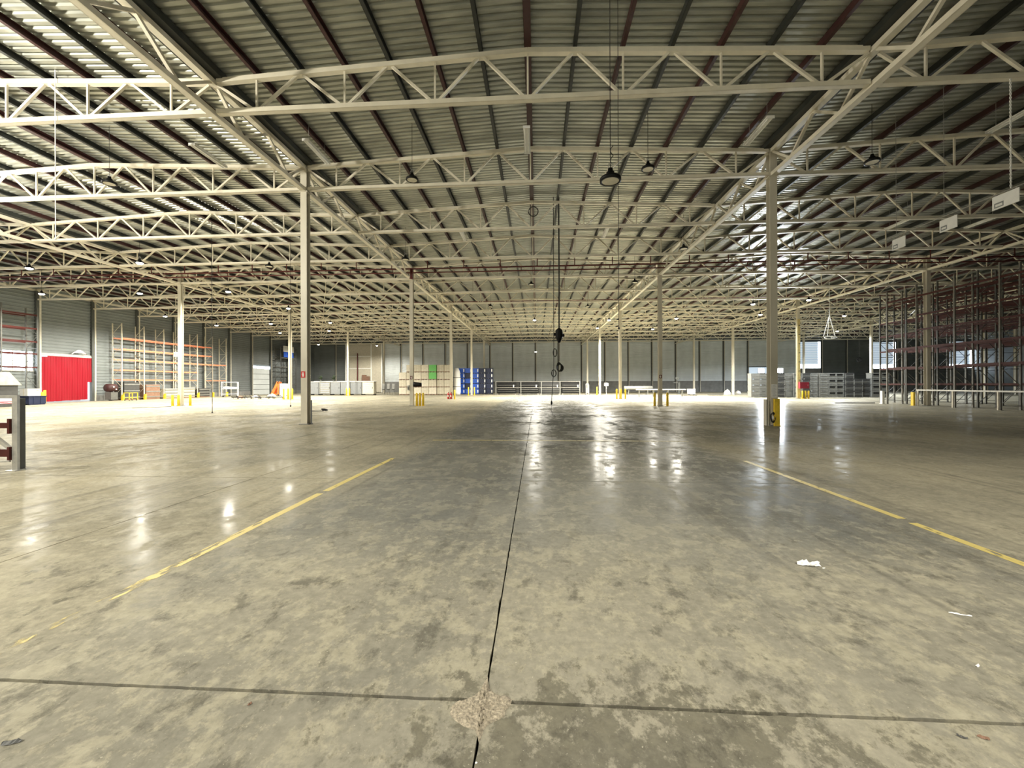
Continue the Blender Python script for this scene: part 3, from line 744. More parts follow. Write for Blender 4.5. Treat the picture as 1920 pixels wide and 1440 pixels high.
for dx, w_ in ((-.05, 'left'), (.40, 'right')): bollard(L2+dx, r4-.4, 'yellow bollard at the farther outer left column by the grey cabinets, %s one' % w_, 1.2)
bollard(L1+.45, r3-.35, 'yellow bollard right of the red extinguishers', 1.1)
for dx, w_ in ((-.4, 'left'), (.45, 'right')): bollard(L1+dx, r4-.4, 'yellow bollard at the column before the blue crates, %s one' % w_, 1.3)
bollard(R1-.45, r4-.3, 'yellow bollard left of the fourth right column', 1.3)
for dx, w_ in ((.2, 'left'), (.5, 'middle'), (.8, 'right')): bollard(R2+dx, r3-.4, 'yellow bollard under the red cabinet, %s of three' % w_, .9)
for y, w_ in ((DY0-.6, 'left'), ): bollard(L3+1.0, y, 'yellow bollard left of the red strip curtain', 1.1)
t = thing('door_guard', 'yellow triangular guard plate left of the red curtain', 'guard', (L3+.75, DY0-.25, 0))
MB().quad((0, -.5, 0), (0, .12, 0), (0, .12, 1.2), (0, -.05, 1.2)).quad((.06, -.5, 0), (.06, -.05, 1.2), (.06, .12, 1.2), (.06, .12, 0)).quad((0, -.5, 0), (0, -.05, 1.2), (.06, -.05, 1.2), (.06, -.5, 0)).quad((0, .12, 0), (.06, .12, 0), (.06, .12, 1.2), (0, .12, 1.2)).obj('plate', 'yellow', t)
# yellow guard at the foot of the front right column
t = thing('column_guard', 'yellow steel guard at the foot of the front right column', 'guard', (R1, Y1-.16, 0))
MB().box(-.05, .14, -.09, -.06, .0, 1.02).box(.11, .14, -.06, .14, .0, 1.02).box(-.05, -.02, -.06, .0, 0, 1.02).obj('shell', 'yellow', t); MB().box(-.08, .17, -.12, .17, 0, .015).obj('base_plate', 'yellow', t)
t = thing('column_guard', 'thin grey guard plate left of the front right column foot', 'guard', (R1-.2, Y1+.02, 0))
MB().box(-.05, -.03, -.12, .12, 0, 1.0).box(-.05, .03, -.12, -.10, 0, 1.0).obj('plate', 'column', t)
t = thing('column_guard', 'thin dark guard plate right of the front left column foot', 'guard', (L1+.22, Y1, 0))
MB().box(.0, .02, -.03, .03, 0, .98).box(-.02, .02, .03, .04, 0, .98).obj('plate', 'rack_post', t)
t = thing('hose_coil', 'small black coil hung low on the front right column', 'hose', (R1-.10, Y1-.2, .32))
b = MB()
for j in range(3): ring(b, 0, 0, .075, .17+.01*j, .018, -.02*j)
b.obj('coil', 'rubber', t); MB().lathe([(.03, -.07), (.035, .0), (.02, .07)], 8, (.0, -.02, 0)).obj('nozzle', 'white', t)
t = thing('paper_notice', 'white printed notice sheet on the front right column', 'notice', (R1, Y1-.14, 1.33))
MB().box(-.11, .11, -.004, 0, -.27, .24).obj('sheet', 'paper', t)
b = MB()
for k in range(13): b.box(-.08, .03+.05*((k*7) % 3)/2, -.0055, -.0045, .20-k*.035, .207-k*.035)
b.obj('text_line', 'print', t)
def ext_sign(x, y, z, label, m='red'):
    t = thing('extinguisher_sign', label, 'sign', (x, y, z), 0, 'fire extinguisher signs')
    MB().box(-.09, .09, -.006, 0, -.13, .13).obj('plate', m, t)
    MB().box(-.028, .028, -.008, -.0065, -.09, .04).box(-.014, .014, -.008, -.0065, .04, .07).box(-.03, .02, -.008, -.0065, .07, .085).bar((-.03, -.007, .07), (-.05, -.007, -.02), .002, .012).obj('pictogram', 'white', t)
ext_sign(L1-.03, Y1-.136, 2.02, 'red fire extinguisher sign on the front left column')
ext_sign(L1, r2-.136, 2.12, 'small dark extinguisher sign on the second left column', 'pipe_red')
ext_sign(R1, r2-.136, 2.12, 'small dark extinguisher sign on the second right column', 'pipe_red')
t = thing('black_bag', 'black bag hanging on the right side of the second left column', 'bag', (L1+.45, r2-.1, 1.62))
b = MB(); prof = []
for i in range(7):
    a = i/6; hh = .20*(1-.25*a) if i else .18
    prof.append([(-.32+.64*a, .12*math.cos(q)*(1 if 0 < i < 6 else .6), hh*math.sin(q)+(-.03*a)) for q in [k*math.pi/5 for k in range(10)]])
for P_ in prof: b.v += P_
for i in range(6):
    for j in range(10): b.f.append((i*10+j, i*10+(j+1) % 10, i*10+10+(j+1) % 10, i*10+10+j))
b.f += [tuple(range(9, -1, -1)), tuple(range(60, 70))]
b.obj('body', 'black', t, True); MB().tube([(-.3, 0, .1), (-.34, 0, .3), (-.25, 0, .18)], .012, 5).obj('strap', 'rubber', t)
t = thing('switch_box', 'small grey switch box on the left side of the second left column', 'box', (L1-.20, r2-.1, 1.35))
MB().box(-.09, .06, -.1, .1, -.2, .2).obj('body', 'galv', t); MB().box(-.06, .03, -.115, -.10, -.12, .1).obj('cover', 'rack_post', t)
t = thing('alarm_box', 'small white box high on the bright outer left column', 'box', (L2-.2, r2-.15, 4.0))
MB().box(-.13, .06, -.08, .08, -.18, .18).obj('body', 'white', t); MB().box(-.09, .02, -.09, -.08, -.1, .1).obj('cover', 'galv', t)
def extinguisher(x, y, label):
    t = thing('fire_extinguisher', label, 'extinguisher', (x, y, 0), 0, 'fire extinguishers')
    MB().lathe([(.0, .02), (.11, .02), (.115, .08), (.115, .52), (.09, .62), (.04, .66), (.03, .72)], 14).obj('cylinder', 'red', t, True)
    MB().box(-.02, .10, -.02, .02, .70, .74).box(-.02, .11, -.02, .02, .76, .78).obj('handle', 'black', t)
    MB().tube([(.03, 0, .70), (.14, 0, .62), (.15, 0, .3), (.13, 0, .2)], .014, 5).obj('hose', 'rubber', t)
    MB().box(-.06, .06, -.118, -.112, .25, .42).obj('label_plate', 'paper', t)
extinguisher(L1-.25, r3-.35, 'red fire extinguisher at the third left column, left one')
extinguisher(L1+.05, r3-.38, 'red fire extinguisher at the third left column, right one')
t = thing('fire_cabinet', 'dark red fire hose cabinet on the yellow column to the right', 'cabinet', (R2+.35, r3-.35, 1.4))
MB().box(-.45, .45, -.15, .15, -.33, .33).obj('body', 'fire_red', t); dd = MB().box(-.40, .40, -.165, -.15, -.28, .28).obj('door', 'fire_red', t); MB().box(.3, .34, -.18, -.165, -.05, .05).obj('handle', 'galv', dd)
MB().box(-.04, .04, -.05, .05, -1.4, -.33).obj('stand', 'rack_post', t)
t = thing('column_sleeve', 'yellow paint-banded cladding on the right column with the red cabinet', 'cladding', (R2, r3, 0))
MB().box(-.15, .15, -.155, -.137, .03, 8.3).obj('front_face', mat('pale_yellow_paint', (.62, .50, .22), .5), t)
b = MB()
for k in range(7): b.box(-.02, .15, -.16, -.155, 1.9+k*.95, 1.97+k*.95)
b.obj('dark_band', 'rack_post', t)

# ------------------------------------------------------------------ goods on the left
t = thing('orange_lift', 'orange angled lifting arm standing by the far left wall', 'machine', (-38.9, 59.3, 0))
b = MB()
for y in (-.3, .3):
    b.bar((-.6, y, .25), (.35, y, 2.05), .10, .34).bar((.35, y, .2), (.42, y, 2.0), .1, .2)
b.box(-.7, .6, -.4, .4, .12, .3).bar((-.1, -.35, 1.0), (-.1, .35, 1.0), .1, .1).bar((.3, -.35, 1.95), (.3, .35, 1.95), .12, .12)
b.obj('arm', 'orange', t)
b = MB()
for x in (-.5, .45):
    for y in (-.4, .4): b.tube([(x, y-.05, .12), (x, y+.05, .12)], .12, 10)
b.obj('wheel', 'rubber', t)
t = thing('white_cabinet', 'white metal cabinet right of the orange lifting arm', 'cabinet', (-37.75, 59.3, 0))
MB().box(-.5, .5, -.35, .35, .06, 1.8).obj('body', 'white', t); dd = MB().box(-.46, .46, -.37, -.35, .12, 1.74).obj('door', 'white', t); MB().box(.34, .38, -.40, -.37, .8, 1.05).obj('handle', 'black', dd)
MB().box(-.3, -.12, -.38, -.37, 1.25, 1.45).obj('plate', 'print', t); MB().box(-.45, -.38, -.3, .3, 0, .06).box(.38, .45, -.3, .3, 0, .06).obj('foot', 'black', t)
dol_p = MB().box(-.62, .62, -.42, .42, .17, .23).box(-.62, -.56, -.42, .42, .23, .27).box(.56, .62, -.42, .42, .23, .27).mesh('platform', 'black')
dol_w = MB().tube([(0, -.03, .09), (0, .03, .09)], .09, 10).mesh('wheel', 'white')
dol_h = MB().tube([(-.6, -.35, .25), (-.8, -.35, .55), (-.8, .35, .55), (-.6, .35, .25)], .018, 5).mesh('handle', 'black')
for i in range(4):
    t = thing('platform_dolly', 'low black platform dolly on white wheels, %s of the four from the left' % ORD[i], 'dolly', (-34.2+1.45*i, 45.2+.35*(i % 2), 0), .12*(i-1.5), 'black dollies on the left')
    add('platform', dol_p, t); add('handle', dol_h, t)
    for x in (-.5, .5):
        for y in (-.32, .32): add('wheel', dol_w, t, (x, y, 0))
for i, (x, y, r_) in enumerate(((-33.5, 47.0, .3), (-31.9, 47.6, .42), (-30.2, 47.2, .33), (-35.6, 47.3, .28))):
    b = MB(); rnd = random.Random(20+i); n = 9
    prof = [(r_*a, r_*1.1*z) for a, z in ((1.0, 0), (1.15, .3), (1.0, .7), (.6, .95), (.0, 1.05))]
    b.lathe(prof, n); b.v = [(vx*(1+rnd.gauss(0, .12)), vy*(1+rnd.gauss(0, .12)), max(0, vz*(1+rnd.gauss(0, .1)))) for vx, vy, vz in b.v]
    tag(b.obj('rubbish_bag', ('white', 'carton_pale', 'white', 'wood')[i], None, True, (x, y, 0)), ['small pale heap behind the black dollies, left of centre', 'largest pale heap behind the black dollies', 'white heap behind the black dollies, rightmost', 'brown heap at the left end of the black dollies'][i], 'heap', 'heaps behind the dollies')
t = thing('wire_trolley', 'pale tubular frame trolley with wrapped bundles by the left wall', 'trolley', (-41.5, 53.2, 0), .5)
b = MB()
for x in (-.9, .9):
    for y in (-.4, .4): b.tube([(x, y, .12), (x, y, 2.0)], .03, 6)
for z in (.4, 1.1, 2.0):
    for y in (-.4, .4): b.tube([(-.9, y, z), (.9, y, z)], .028, 6)
    for x in (-.9, .9): b.tube([(x, -.4, z), (x, .4, z)], .028, 6)
b.obj('frame', 'white', t); MB().box(-.88, .88, -.38, .38, .38, .42).box(-.88, .88, -.38, .38, 1.08, 1.12).obj('deck', 'galv', t)
b = MB()
for x in (-.8, .8):
    for y in (-.35, .35): b.tube([(x, y-.03, .08), (x, y+.03, .08)], .08, 8)
b.obj('wheel', 'rubber', t)
t2 = thing('wrapped_bundle', 'shiny wrapped bundles lying on the pale trolley', 'bundle', (-41.5, 53.2, 1.12), .5)
b = MB(); rnd = random.Random(8)
for i in range(3):
    pts = [(-.75+1.5*k/6, -.2+.2*i+rnd.gauss(0, .02), .14+.02*math.sin(k)) for k in range(7)]
    b.tube(pts, [.09, .13, .14, .12, .14, .13, .08], 8)
b.obj('roll', 'white', t2, True)
t = thing('steel_bar', 'long dark flat bar lying on the floor before the outer left column', 'bar', (-27.75, 28.0, 0), .92)
MB().box(-1.05, .45, -.05, .05, 0, .03).box(.3, 1.1, -.0, .07, .0, .035).obj('bar', 'rack_post', t)
t = thing('cable_heap', 'small dark coil of cable on the floor beside the front left column', 'cable', (-13.1, 24.1, 0), .2)
b = MB()
for j in range(4): b.tube([(.25+.16*math.cos(q)*(1+.05*j), .10*math.sin(q), .03+.11*abs(math.sin(q/2+.3))*(.5+.2*j)) for q in [k*2*math.pi/14 for k in range(14)]], .016, 5, True)
b.obj('coil', 'rubber', t); MB().tube([(.2, 0, .02), (-.1, -.05, .02), (-.4, .02, .02), (-.6, -.02, .02)], .022, 5).obj('tail', 'rubber', t)
# goods left of the red curtain
t = thing('covered_load', 'pallet load under a khaki tarpaulin at the left edge, by the window', 'load', (-42.3, 28.6, 0))
MB().box(-.7, .7, -1.3, 1.9, .14, 2.0).obj('load', 'crate_dark', t)
b = MB(); rnd = random.Random(6)
for i in range(13):
    for j in range(7):
        x, y = -.85+1.7*j/6, -1.45+3.5*i/12
        e = min(i, 12-i, 2)/2*min(j, 6-j, 1)
        b.v.append((x, y, 2.0+e*(.45+.22*math.sin(i*.8)+rnd.random()*.08)-(1-min(1, e*2))*.35))
b.f = [(i*7+j, i*7+j+1, i*7+j+8, i*7+j+7) for i in range(12) for j in range(6)]
b.obj('tarpaulin', 'tarp', t, True)
b = MB()
for x in (-.6, 0, .6): b.box(x-.06, x+.06, -1.3, 1.9, 0, .1)
b.box(-.7, .7, -1.3, 1.9, .1, .138).obj('pallet', 'wood', t)
t = thing('blue_bin', 'dark blue plastic bin on the floor left of the red curtain', 'bin', (-42.4, 32.1, 0))
MB().box(-.4, .4, -.6, .6, .08, .72).box(-.44, .44, -.64, .64, .68, .76).obj('tub', 'navy', t)
b = MB()
for y in (-.25, .25): b.box(-.42, -.4, y-.04, y+.04, .1, .68).box(.4, .42, y-.04, y+.04, .1, .68)
b.box(-.38, -.25, -.55, .55, 0, .08).box(.25, .38, -.55, .55, 0, .08).obj('rib', 'navy', t)
t = thing('white_carton', 'white carton standing on the dark blue bin', 'carton', (-42.4, 31.9, .765))
MB().box(-.35, .35, -.45, .45, 0, .6).obj('body', 'board', t); MB().box(-.05, .05, -.452, -.45, 0, .6).obj('tape', 'carton', t); MB().box(.35, .353, .15, .3, .4, .5).obj('label_plate', 'print', t)
t = thing('red_striped_pallet', 'low flat stack with a red and white wrapper at the left edge', 'stack', (-40.6, 28.6, 0))
MB().box(-.5, .5, -1.0, 1.0, .0, .25).obj('base', 'crate_dark', t); MB().box(-.48, .48, -.98, .98, .25, .42).obj('wrapper', 'red', t); MB().box(-.485, .485, -.985, .985, .42, .62).box(-.485, .485, -.985, .985, .29, .33).obj('white_layer', 'paper', t)
# by the rack
t = thing('yellow_trolley', 'small yellow frame trolley right of the red curtain', 'trolley', (-43.0, 41.0, 0))
b = MB()
for x in (-.3, .3):
    for y in (-.45, .45): b.box(x-.03, x+.03, y-.03, y+.03, .1, .85)
for z in (.3, .82):
    b.box(-.3, .3, -.45, -.41, z-.03, z+.03).box(-.3, .3, .41, .45, z-.03, z+.03).box(-.3, -.26, -.45, .45, z-.03, z+.03).box(.26, .3, -.45, .45, z-.03, z+.03)
b.obj('frame', 'yellow', t); MB().tube([(-.25, -.42, .06), (-.25, -.36, .06)], .06, 8).tube([(.25, -.42, .06), (.25, -.36, .06)], .06, 8).tube([(-.25, .36, .06), (-.25, .42, .06)], .06, 8).tube([(.25, .36, .06), (.25, .42, .06)], .06, 8).obj('wheel', 'rubber', t)
t = thing('rusty_machine', 'rust red drum-shaped machine beside the left rack', 'machine', (-44.6, 40.6, 0))
MB().tube([(-.2, -.4, 1.35), (-.2, .4, 1.35)], .42, 14).obj('drum', 'purlin_red', t, True); MB().box(-.5, .2, -.35, .35, .1, .9).box(-.4, .1, -.05, .05, .0, 1.0).obj('stand', 'rack_post', t)
MB().tube([(.22, -.1, 1.45), (.25, -.1, 1.45)], .07, 8).tube([(.22, .15, 1.2), (.25, .15, 1.2)], .06, 8).obj('dial', 'white', t)
for i, (y, h) in enumerate(((42.7, 1.95), (45.2, 1.7), (47.6, 1.2), (50.2, 1.3), (52.6, 1.2))):
    t = thing('stored_crate', 'dark crate under the left rack, %s bay from the curtain' % ORD[i], 'crate', (-45.05, y, 0), 0, 'crates under the left rack')
    MB().box(-.42, .42, -.85, .85, .12, h).obj('body', ('crate_dark', 'wood', 'carton', 'carton', 'crate_dark')[i], t)
    b = MB()
    for k in range(3): b.box(.42, .45, -.87, .87, .25+k*(h-.4)/2.2, .37+k*(h-.4)/2.2)
    b.obj('slat', 'crate', t); MB().box(-.4, -.25, -.85, .85, 0, .12).box(.25, .4, -.85, .85, 0, .12).obj('skid', 'wood', t)

# ------------------------------------------------------------------ grey cabinets at the far left
W = [1.35, 1.9, 1.55, 1.55, 1.85, 1.9]; x = -35.0
for i, w_ in enumerate(W):
    t = thing('metal_cabinet', 'grey low metal cabinet in the row at far left, %s from the left' % ORD[i], 'cabinet', (x, 62, 0), 0, 'grey cabinets at far left')
    m_ = ('cabinet', 'crate', 'cabinet', 'cabinet', 'cabinet', 'carton_pale')[i]
    MB().box(.04, w_-.04, -.5, .5, .18, 2.05).obj('body', m_, t); dd = MB().box(.1, w_-.1, -.52, -.5, .26, 1.95).obj('door', m_, t); MB().box(w_-.24, w_-.20, -.55, -.52, 1.0, 1.25).obj('handle', 'black', dd)
    if i in (1, 5):
        b = MB()
        for k in range(5): b.box(.3 if i == 1 else .15, w_-.2, -.54, -.52, .4+k*.32, .52+k*.32)
        b.obj('louvre', 'board', dd)
    MB().box(.04, .14, -.45, .45, 0, .18).box(w_-.14, w_-.04, -.45, .45, 0, .18).obj('foot', 'black', t)
    x += w_
t = thing('white_board_top', 'long white board lying on top of the grey cabinet row', 'board', (-35.0, 62, 2.05))
MB().box(0, 10.1, -.55, .55, 0, .06).box(0, 10.1, -.57, -.55, -.03, .06).obj('board', 'board', t); MB().box(0, 10.1, .5, .55, .06, .16).obj('lip', 'board', t)
for i, (x, h) in enumerate(((-33.6, 1.0), (-31.5, 1.15))):
    t = thing('potted_plant', ('dark plant on the cabinet row, left one', 'dark bushy plant on the cabinet row, right one')[i], 'plant', (x, 62, 2.11), 0, 'plants on the cabinets')
    MB().lathe([(.14, 0), (.19, .3), (.16, .3), (.12, .26)], 10).obj('pot', 'pilaster_dark', t)
    b = MB(); rnd = random.Random(i)
    for k in range(60):
        a, e = rnd.random()*6.28, rnd.uniform(.2, 1.4); L = rnd.uniform(.35, .8)*h; d_ = Vector((math.cos(a)*math.cos(e), math.sin(a)*math.cos(e), math.sin(e))); p = Vector((0, 0, .28)); q = p+d_*L; sd = d_.cross(Vector((0, 0, 1))).normalized()*.06
        b.quad(p, p+d_*L*.5+sd, q, p+d_*L*.5-sd)
    b.obj('foliage', 'leaf', t)
t = thing('wall_frame', 'pale framed partition against the far wall above the cabinet row', 'partition', (-39.0, YW-.9, 0))
MB().box(0, 7.6, -.05, .05, .1, 10.0).obj('sheet', 'carton_pale', t)
b = MB()
for x in (0, 5.3, 7.5): b.box(x, x+.22, -.15, -.05, 0, 10.0)
for z in (4.8, 7.3): b.box(.22, 5.3, -.13, -.05, z, z+.16)
b.obj('frame', 'white', t); MB().box(2.5, 2.68, -.25, -.13, 0, 8.0).obj('pipe', 'pipe_red', t)
t = thing('wooden_board', 'brown boards leaning on the pale partition at far left', 'boards', (-35.0, YW-1.6, 0))
MB().bar((0, 0, 0), (.0, .45, 3.6), .9, .06, (0, 1, 0)).bar((.9, .05, .0), (.75, .4, 3.3), .8, .05, (0, 1, 0)).obj('board', 'wood', t)
for i, x in enumerate((-23.9, -23.1, -22.3)):
    t = thing('stacked_chairs', 'grey stacked chairs left of the carton wall, %s stack' % ('left', 'middle', 'right')[i], 'chairs', (x, 62.4, 0), 0, 'grey chairs')
    b = MB()
    for j in range(3):
        z = .45+j*.22; b.box(-.24, .24, -.24, .24, z, z+.04)
    b.obj('seat', 'crate', t)
    b = MB()
    for j in range(3): z = .45+j*.22; b.bar((0, .24, z+.35), (0, .30, z+.85), .42, .03, (0, 1, 0))
    b.obj('backrest', 'crate', t)
    lg = MB().tube([(0, 0, 0), (0, 0, .5)], .016, 5).mesh('leg', 'galv')
    for dx in (-.2, .2):
        for dy in (-.2, .2): add('leg', lg, t, (dx, dy, 0))

# ------------------------------------------------------------------ carton wall
cb = MB().box(-.555, .555, -.5, .5, .14, 1.15).mesh('carton', 'carton'); cbp = MB().box(-.555, .555, -.5, .5, .14, 1.15).mesh('carton', 'carton_pale')
cg = MB().box(-.555, .555, -.5, .5, .14, 1.15).mesh('carton', 'green')
tp_ = MB().box(-.04, .04, -.503, -.5, .14, 1.15).box(-.3, .3, -.502, -.5, .80, .86).mesh('tape', 'carton_pale')
pal = MB().box(-.55, .55, -.5, .5, .09, .138).box(-.55, -.42, -.5, .5, 0, .09).box(-.06, .06, -.5, .5, 0, .09).box(.42, .55, -.5, .5, 0, .09).mesh('pallet', 'wood')
for i in range(7):
    for j in range(4):
        if i == 0 and j == 3: continue
        g_ = i == 4 and j >= 2
        lb = ('tall green pallet box high in the carton wall, %s' % ('lower', 'upper')[j-2]) if g_ else 'beige carton on a pallet, %s row up, %s column of the carton wall' % (ORD[j], ORD[i])
        t = thing('pallet_carton', lb, 'carton', (-20.65+1.17*i, 62.6+(.25 if i > 4 else 0), 1.155*j), 0, 'carton wall')
        add('carton', cg if g_ else (cb if (i*3+j) % 2 or i > 4 else cbp), t); add('pallet', pal, t)
        if not g_: add('tape', tp_, t)
# blue crate wall
def bluebox(m): return MB().box(-.52, .52, -.45, .45, .10, .80).box(-.55, .55, -.48, .48, .74, .84).mesh('tub', m)
bb, bn = bluebox('blue'), bluebox('navy')
ft_ = MB().box(-.5, -.36, -.45, .45, 0, .10).box(-.07, .07, -.45, .45, 0, .10).box(.36, .5, -.45, .45, 0, .10).mesh('skid', 'navy')
lbp = MB().box(.30, .46, -.485, -.45, .25, .7).mesh('label_plate', 'white')
for i in range(5):
    for j in range(5):
        t = thing('blue_crate', '%s plastic pallet crate, %s row up, %s column of the blue stack' % ('navy' if i > 2 else 'bright blue', ORD[j], ORD[i]), 'crate', (-12.2+1.14*i, 66.5, .845*j), 0, 'blue crate stack')
        add('tub', bn if i > 2 or (i == 1 and j % 2) else bb, t); add('skid', ft_, t); add('label_plate', lbp, t)
t = thing('foil_roll', 'pale wrapped roll standing between the cartons and the blue crates', 'roll', (-12.6, 64.2, 0))
MB().lathe([(.0, 0), (.55, 0), (.6, .4), (.58, 2.4), (.5, 3.6), (.3, 4.1), (.0, 4.2)], 14).obj('roll', 'paper', t, True); MB().lathe([(.62, 1.2), (.62, 1.3)], 14).lathe([(.62, 2.6), (.6, 2.7)], 14).obj('band', 'crate', t)

# ------------------------------------------------------------------ railing and goods before the middle of the far wall
t = thing('guard_fence', 'long pale guard railing before the far wall in the middle', 'railing', (-6.2, 61, 0))
pm2 = MB().box(-.05, .05, -.05, .05, 0, 2.05).box(-.1, .1, -.1, .1, 0, .02).mesh('post', 'crate')
for x in (.1, 3.85, 6.9, 9.65, 12.55): add('post', pm2, t, (x, 0, 0))
for z in (1.98, 1.1): MB().box(.1, 12.55, -.03, .03, z-.035, z+.035).obj('rail', 'rack_dim', t)
for i, (x, w_) in enumerate(((-4.6, 2.9), (-1.2, 3.0), (2.0, 3.0), (5.2, 2.8))):
    t = thing('dark_container', 'dark low container behind the guard railing, %s from the left' % ORD[i], 'container', (x, 63.2, 0), 0, 'dark containers behind the railing')
    MB().box(-w_/2, w_/2, -.6, .6, .2, 1.9).box(-w_/2-.03, w_/2+.03, -.63, .63, 1.86, 1.95).obj('tub', ('black', 'black', 'rubber', 'black')[i], t)
    b = MB()
    for k in range(4): b.box(-w_/2+.1, w_/2-.1, -.64, -.6, .45+k*.32, .50+k*.32)
    b.obj('rib', 'rack_post', t); MB().box(-w_/2, -w_/2+.2, -.6, .6, 0, .2).box(w_/2-.2, w_/2, -.6, .6, 0, .2).obj('skid', 'rack_dim', t)
    MB().box(w_/2-.45, w_/2-.3, -.66, -.641, 1.1, 1.5).obj('label_plate', 'paper', t)
def clutter(name, label, cat, x, y, parts, group=None):
    t = thing(name, label, cat, (x, y, 0), 0, group)
    for nm, mb, m_ in parts: mb.obj(nm, m_, t)
clutter('cardboard_stand', 'white notice board on a thin stand right of the railing', 'stand', 10.3, 61.5, [('board', MB().box(-.3, .3, -.02, .02, 1.3, 1.75), 'paper'), ('pole', MB().box(-.03, .03, .02, .06, 0, 1.6), 'galv'), ('foot', MB().box(-.25, .25, -.2, .25, 0, .03), 'galv')])
clutter('hand_truck', 'pale hand truck leaning behind the railing end', 'hand truck', 7.6, 62, [('frame', MB().bar((-.2, 0, .1), (-.2, .4, 1.6), .04, .04).bar((.2, 0, .1), (.2, .4, 1.6), .04, .04).bar((-.2, .2, .9), (.2, .2, .9), .03, .03).bar((-.2, .4, 1.6), (.2, .4, 1.6), .03, .03), 'white'), ('toe_plate', MB().box(-.25, .25, -.3, .0, .04, .06), 'galv'), ('wheel', MB().tube([(-.3, .05, .12), (-.24, .05, .12)], .12, 8).tube([(.24, .05, .12), (.3, .05, .12)], .12, 8), 'rubber')])
t = thing('fabric_roll', 'long grey rolls lying on trestles right of the third column', 'roll', (13.0, 62, 0))
MB().tube([(0, 0, 1.0), (4.1, 0, 1.0)], .28, 12).obj('roll', 'crate', t, True); MB().tube([(.2, .5, .95), (4.0, .5, .95)], .24, 12).obj('roll', 'galv', t, True)
tm = MB().box(-.06, .06, -.3, .8, .6, .72).box(-.05, .05, -.25, -.15, 0, .6).box(-.05, .05, .65, .75, 0, .6).mesh('trestle', 'rack_post')
for x in (.6, 3.4): add('trestle', tm, t, (x, 0, 0))
t = thing('conveyor_beam', 'long thin conveyor beam behind the second right column', 'conveyor', (12.4, 52, 0))
MB().box(0, 6.0, -.2, .2, .82, .95).obj('beam', 'galv', t)
b = MB()
for k in range(4): b.box(.3+k*1.75, .38+k*1.75, -.18, .18, 0, .82)
b.obj('leg', 'rack_post', t)
clutter('pole_fan', 'dark pedestal fan on a pole before the far wall', 'fan', 22.0, 65, [('pole', MB().box(-.12, .12, -.12, .12, .05, 1.8), 'pilaster_dark'), ('base', MB().lathe([(.35, 0), (.35, .05), (.1, .08)], 12), 'pilaster_dark'), ('crossbar', MB().box(-.85, .1, -.05, .05, 1.72, 1.82), 'pilaster_dark'), ('head', MB().tube([(-.25, -.1, 2.45), (-.25, .1, 2.45)], .28, 12).box(-.27, -.23, -.03, .03, 1.8, 2.3), 'pilaster_dark')])
clutter('white_chest', 'small white chest beside the far right column line', 'chest', 22.4, 61, [('body', MB().box(-.45, .45, -.35, .35, .1, .75), 'white'), ('lid', MB().box(-.47, .47, -.37, .37, .75, .85), 'white'), ('foot', MB().box(-.4, -.3, -.3, .3, 0, .1).box(.3, .4, -.3, .3, 0, .1), 'black')])
rnd = random.Random(31)
for i in range(11):
    x = 27.5+i*1.35+rnd.uniform(-.3, .3); y = rnd.uniform(60, 64); r_ = rnd.uniform(.3, .55); h = rnd.uniform(.35, .95)
    b = MB().lathe([(r_, 0), (r_*1.12, h*.35), (r_*.8, h*.75), (.0, h)], 9); b.v = [(vx*(1+rnd.gauss(0, .15)), vy*(1+rnd.gauss(0, .15)), max(0, vz*(1+rnd.gauss(0, .08)))) for vx, vy, vz in b.v]
    tag(b.obj('scrap_heap', ('white', 'galv', 'crate_dark', 'paper', 'crate')[i % 5], None, False, (x, y, 0)), 'small %s scrap heap before the far wall on the right, %s from the left' % (('white', 'grey', 'dark', 'pale', 'grey')[i % 5], ORD[i]), 'heap', 'scrap before the far wall')
for i, (x, y) in enumerate(((20.5, 56.5), (24.3, 57.5))):
    tag(MB().box(-.9, .9, -.3, .3, .03, .09).box(-.85, -.75, -.3, .3, 0, .03).box(.75, .85, -.3, .3, 0, .03).obj('floor_plank', 'rack_post', None, False, (x, y, 0)), 'dark flat board on the bright floor, %s one' % ('left', 'right')[i], 'board', 'boards on the far floor')
o = thing('floor_bar', 'long dark bar lying on the floor left of the right rack', 'bar', (25.3, 34.2, 0), .05); MB().box(-1.6, 1.5, -.05, .05, 0, .06).box(-.4, 1.5, .06, .12, 0, .05).obj('bar', 'rack_post', o)

# ------------------------------------------------------------------ grey crates on the right
cr = MB().box(-.44, .44, -.40, .40, .06, .66).box(-.46, .46, -.42, .42, .60, .69).box(-.40, -.28, -.38, .38, 0, .06).box(.28, .40, -.38, .38, 0, .06)
crm, crd = cr.mesh('tub', 'crate'), cr.mesh('tub', 'crate_dark')
rib = MB().box(-.46, -.42, -.43, -.40, .06, .6).box(.42, .46, -.43, -.40, .06, .6).box(-.44, .44, -.43, -.40, .32, .37).mesh('rib', 'crate')
slot = MB().box(-.30, .30, -.432, -.425, .40, .56).mesh('handle_slot', 'black')
for i in range(16):
    for j in range(4):
        if i in (12, 13) and j == 3: continue
        t = thing('grey_crate', 'grey crate of the long right stack, %s row up, %s column from left' % (ORD[j], ORD[i]), 'crate', (25.0+.94*i, 49.0+(.18 if i % 3 == 1 else 0), .69*j), 0, 'grey crate stack')
        add('tub', crd if i in (3, 6, 11, 12, 13) else crm, t); add('rib', rib, t)
        if i in (2, 5, 9, 10, 14, 15): add('handle_slot', slot, t)
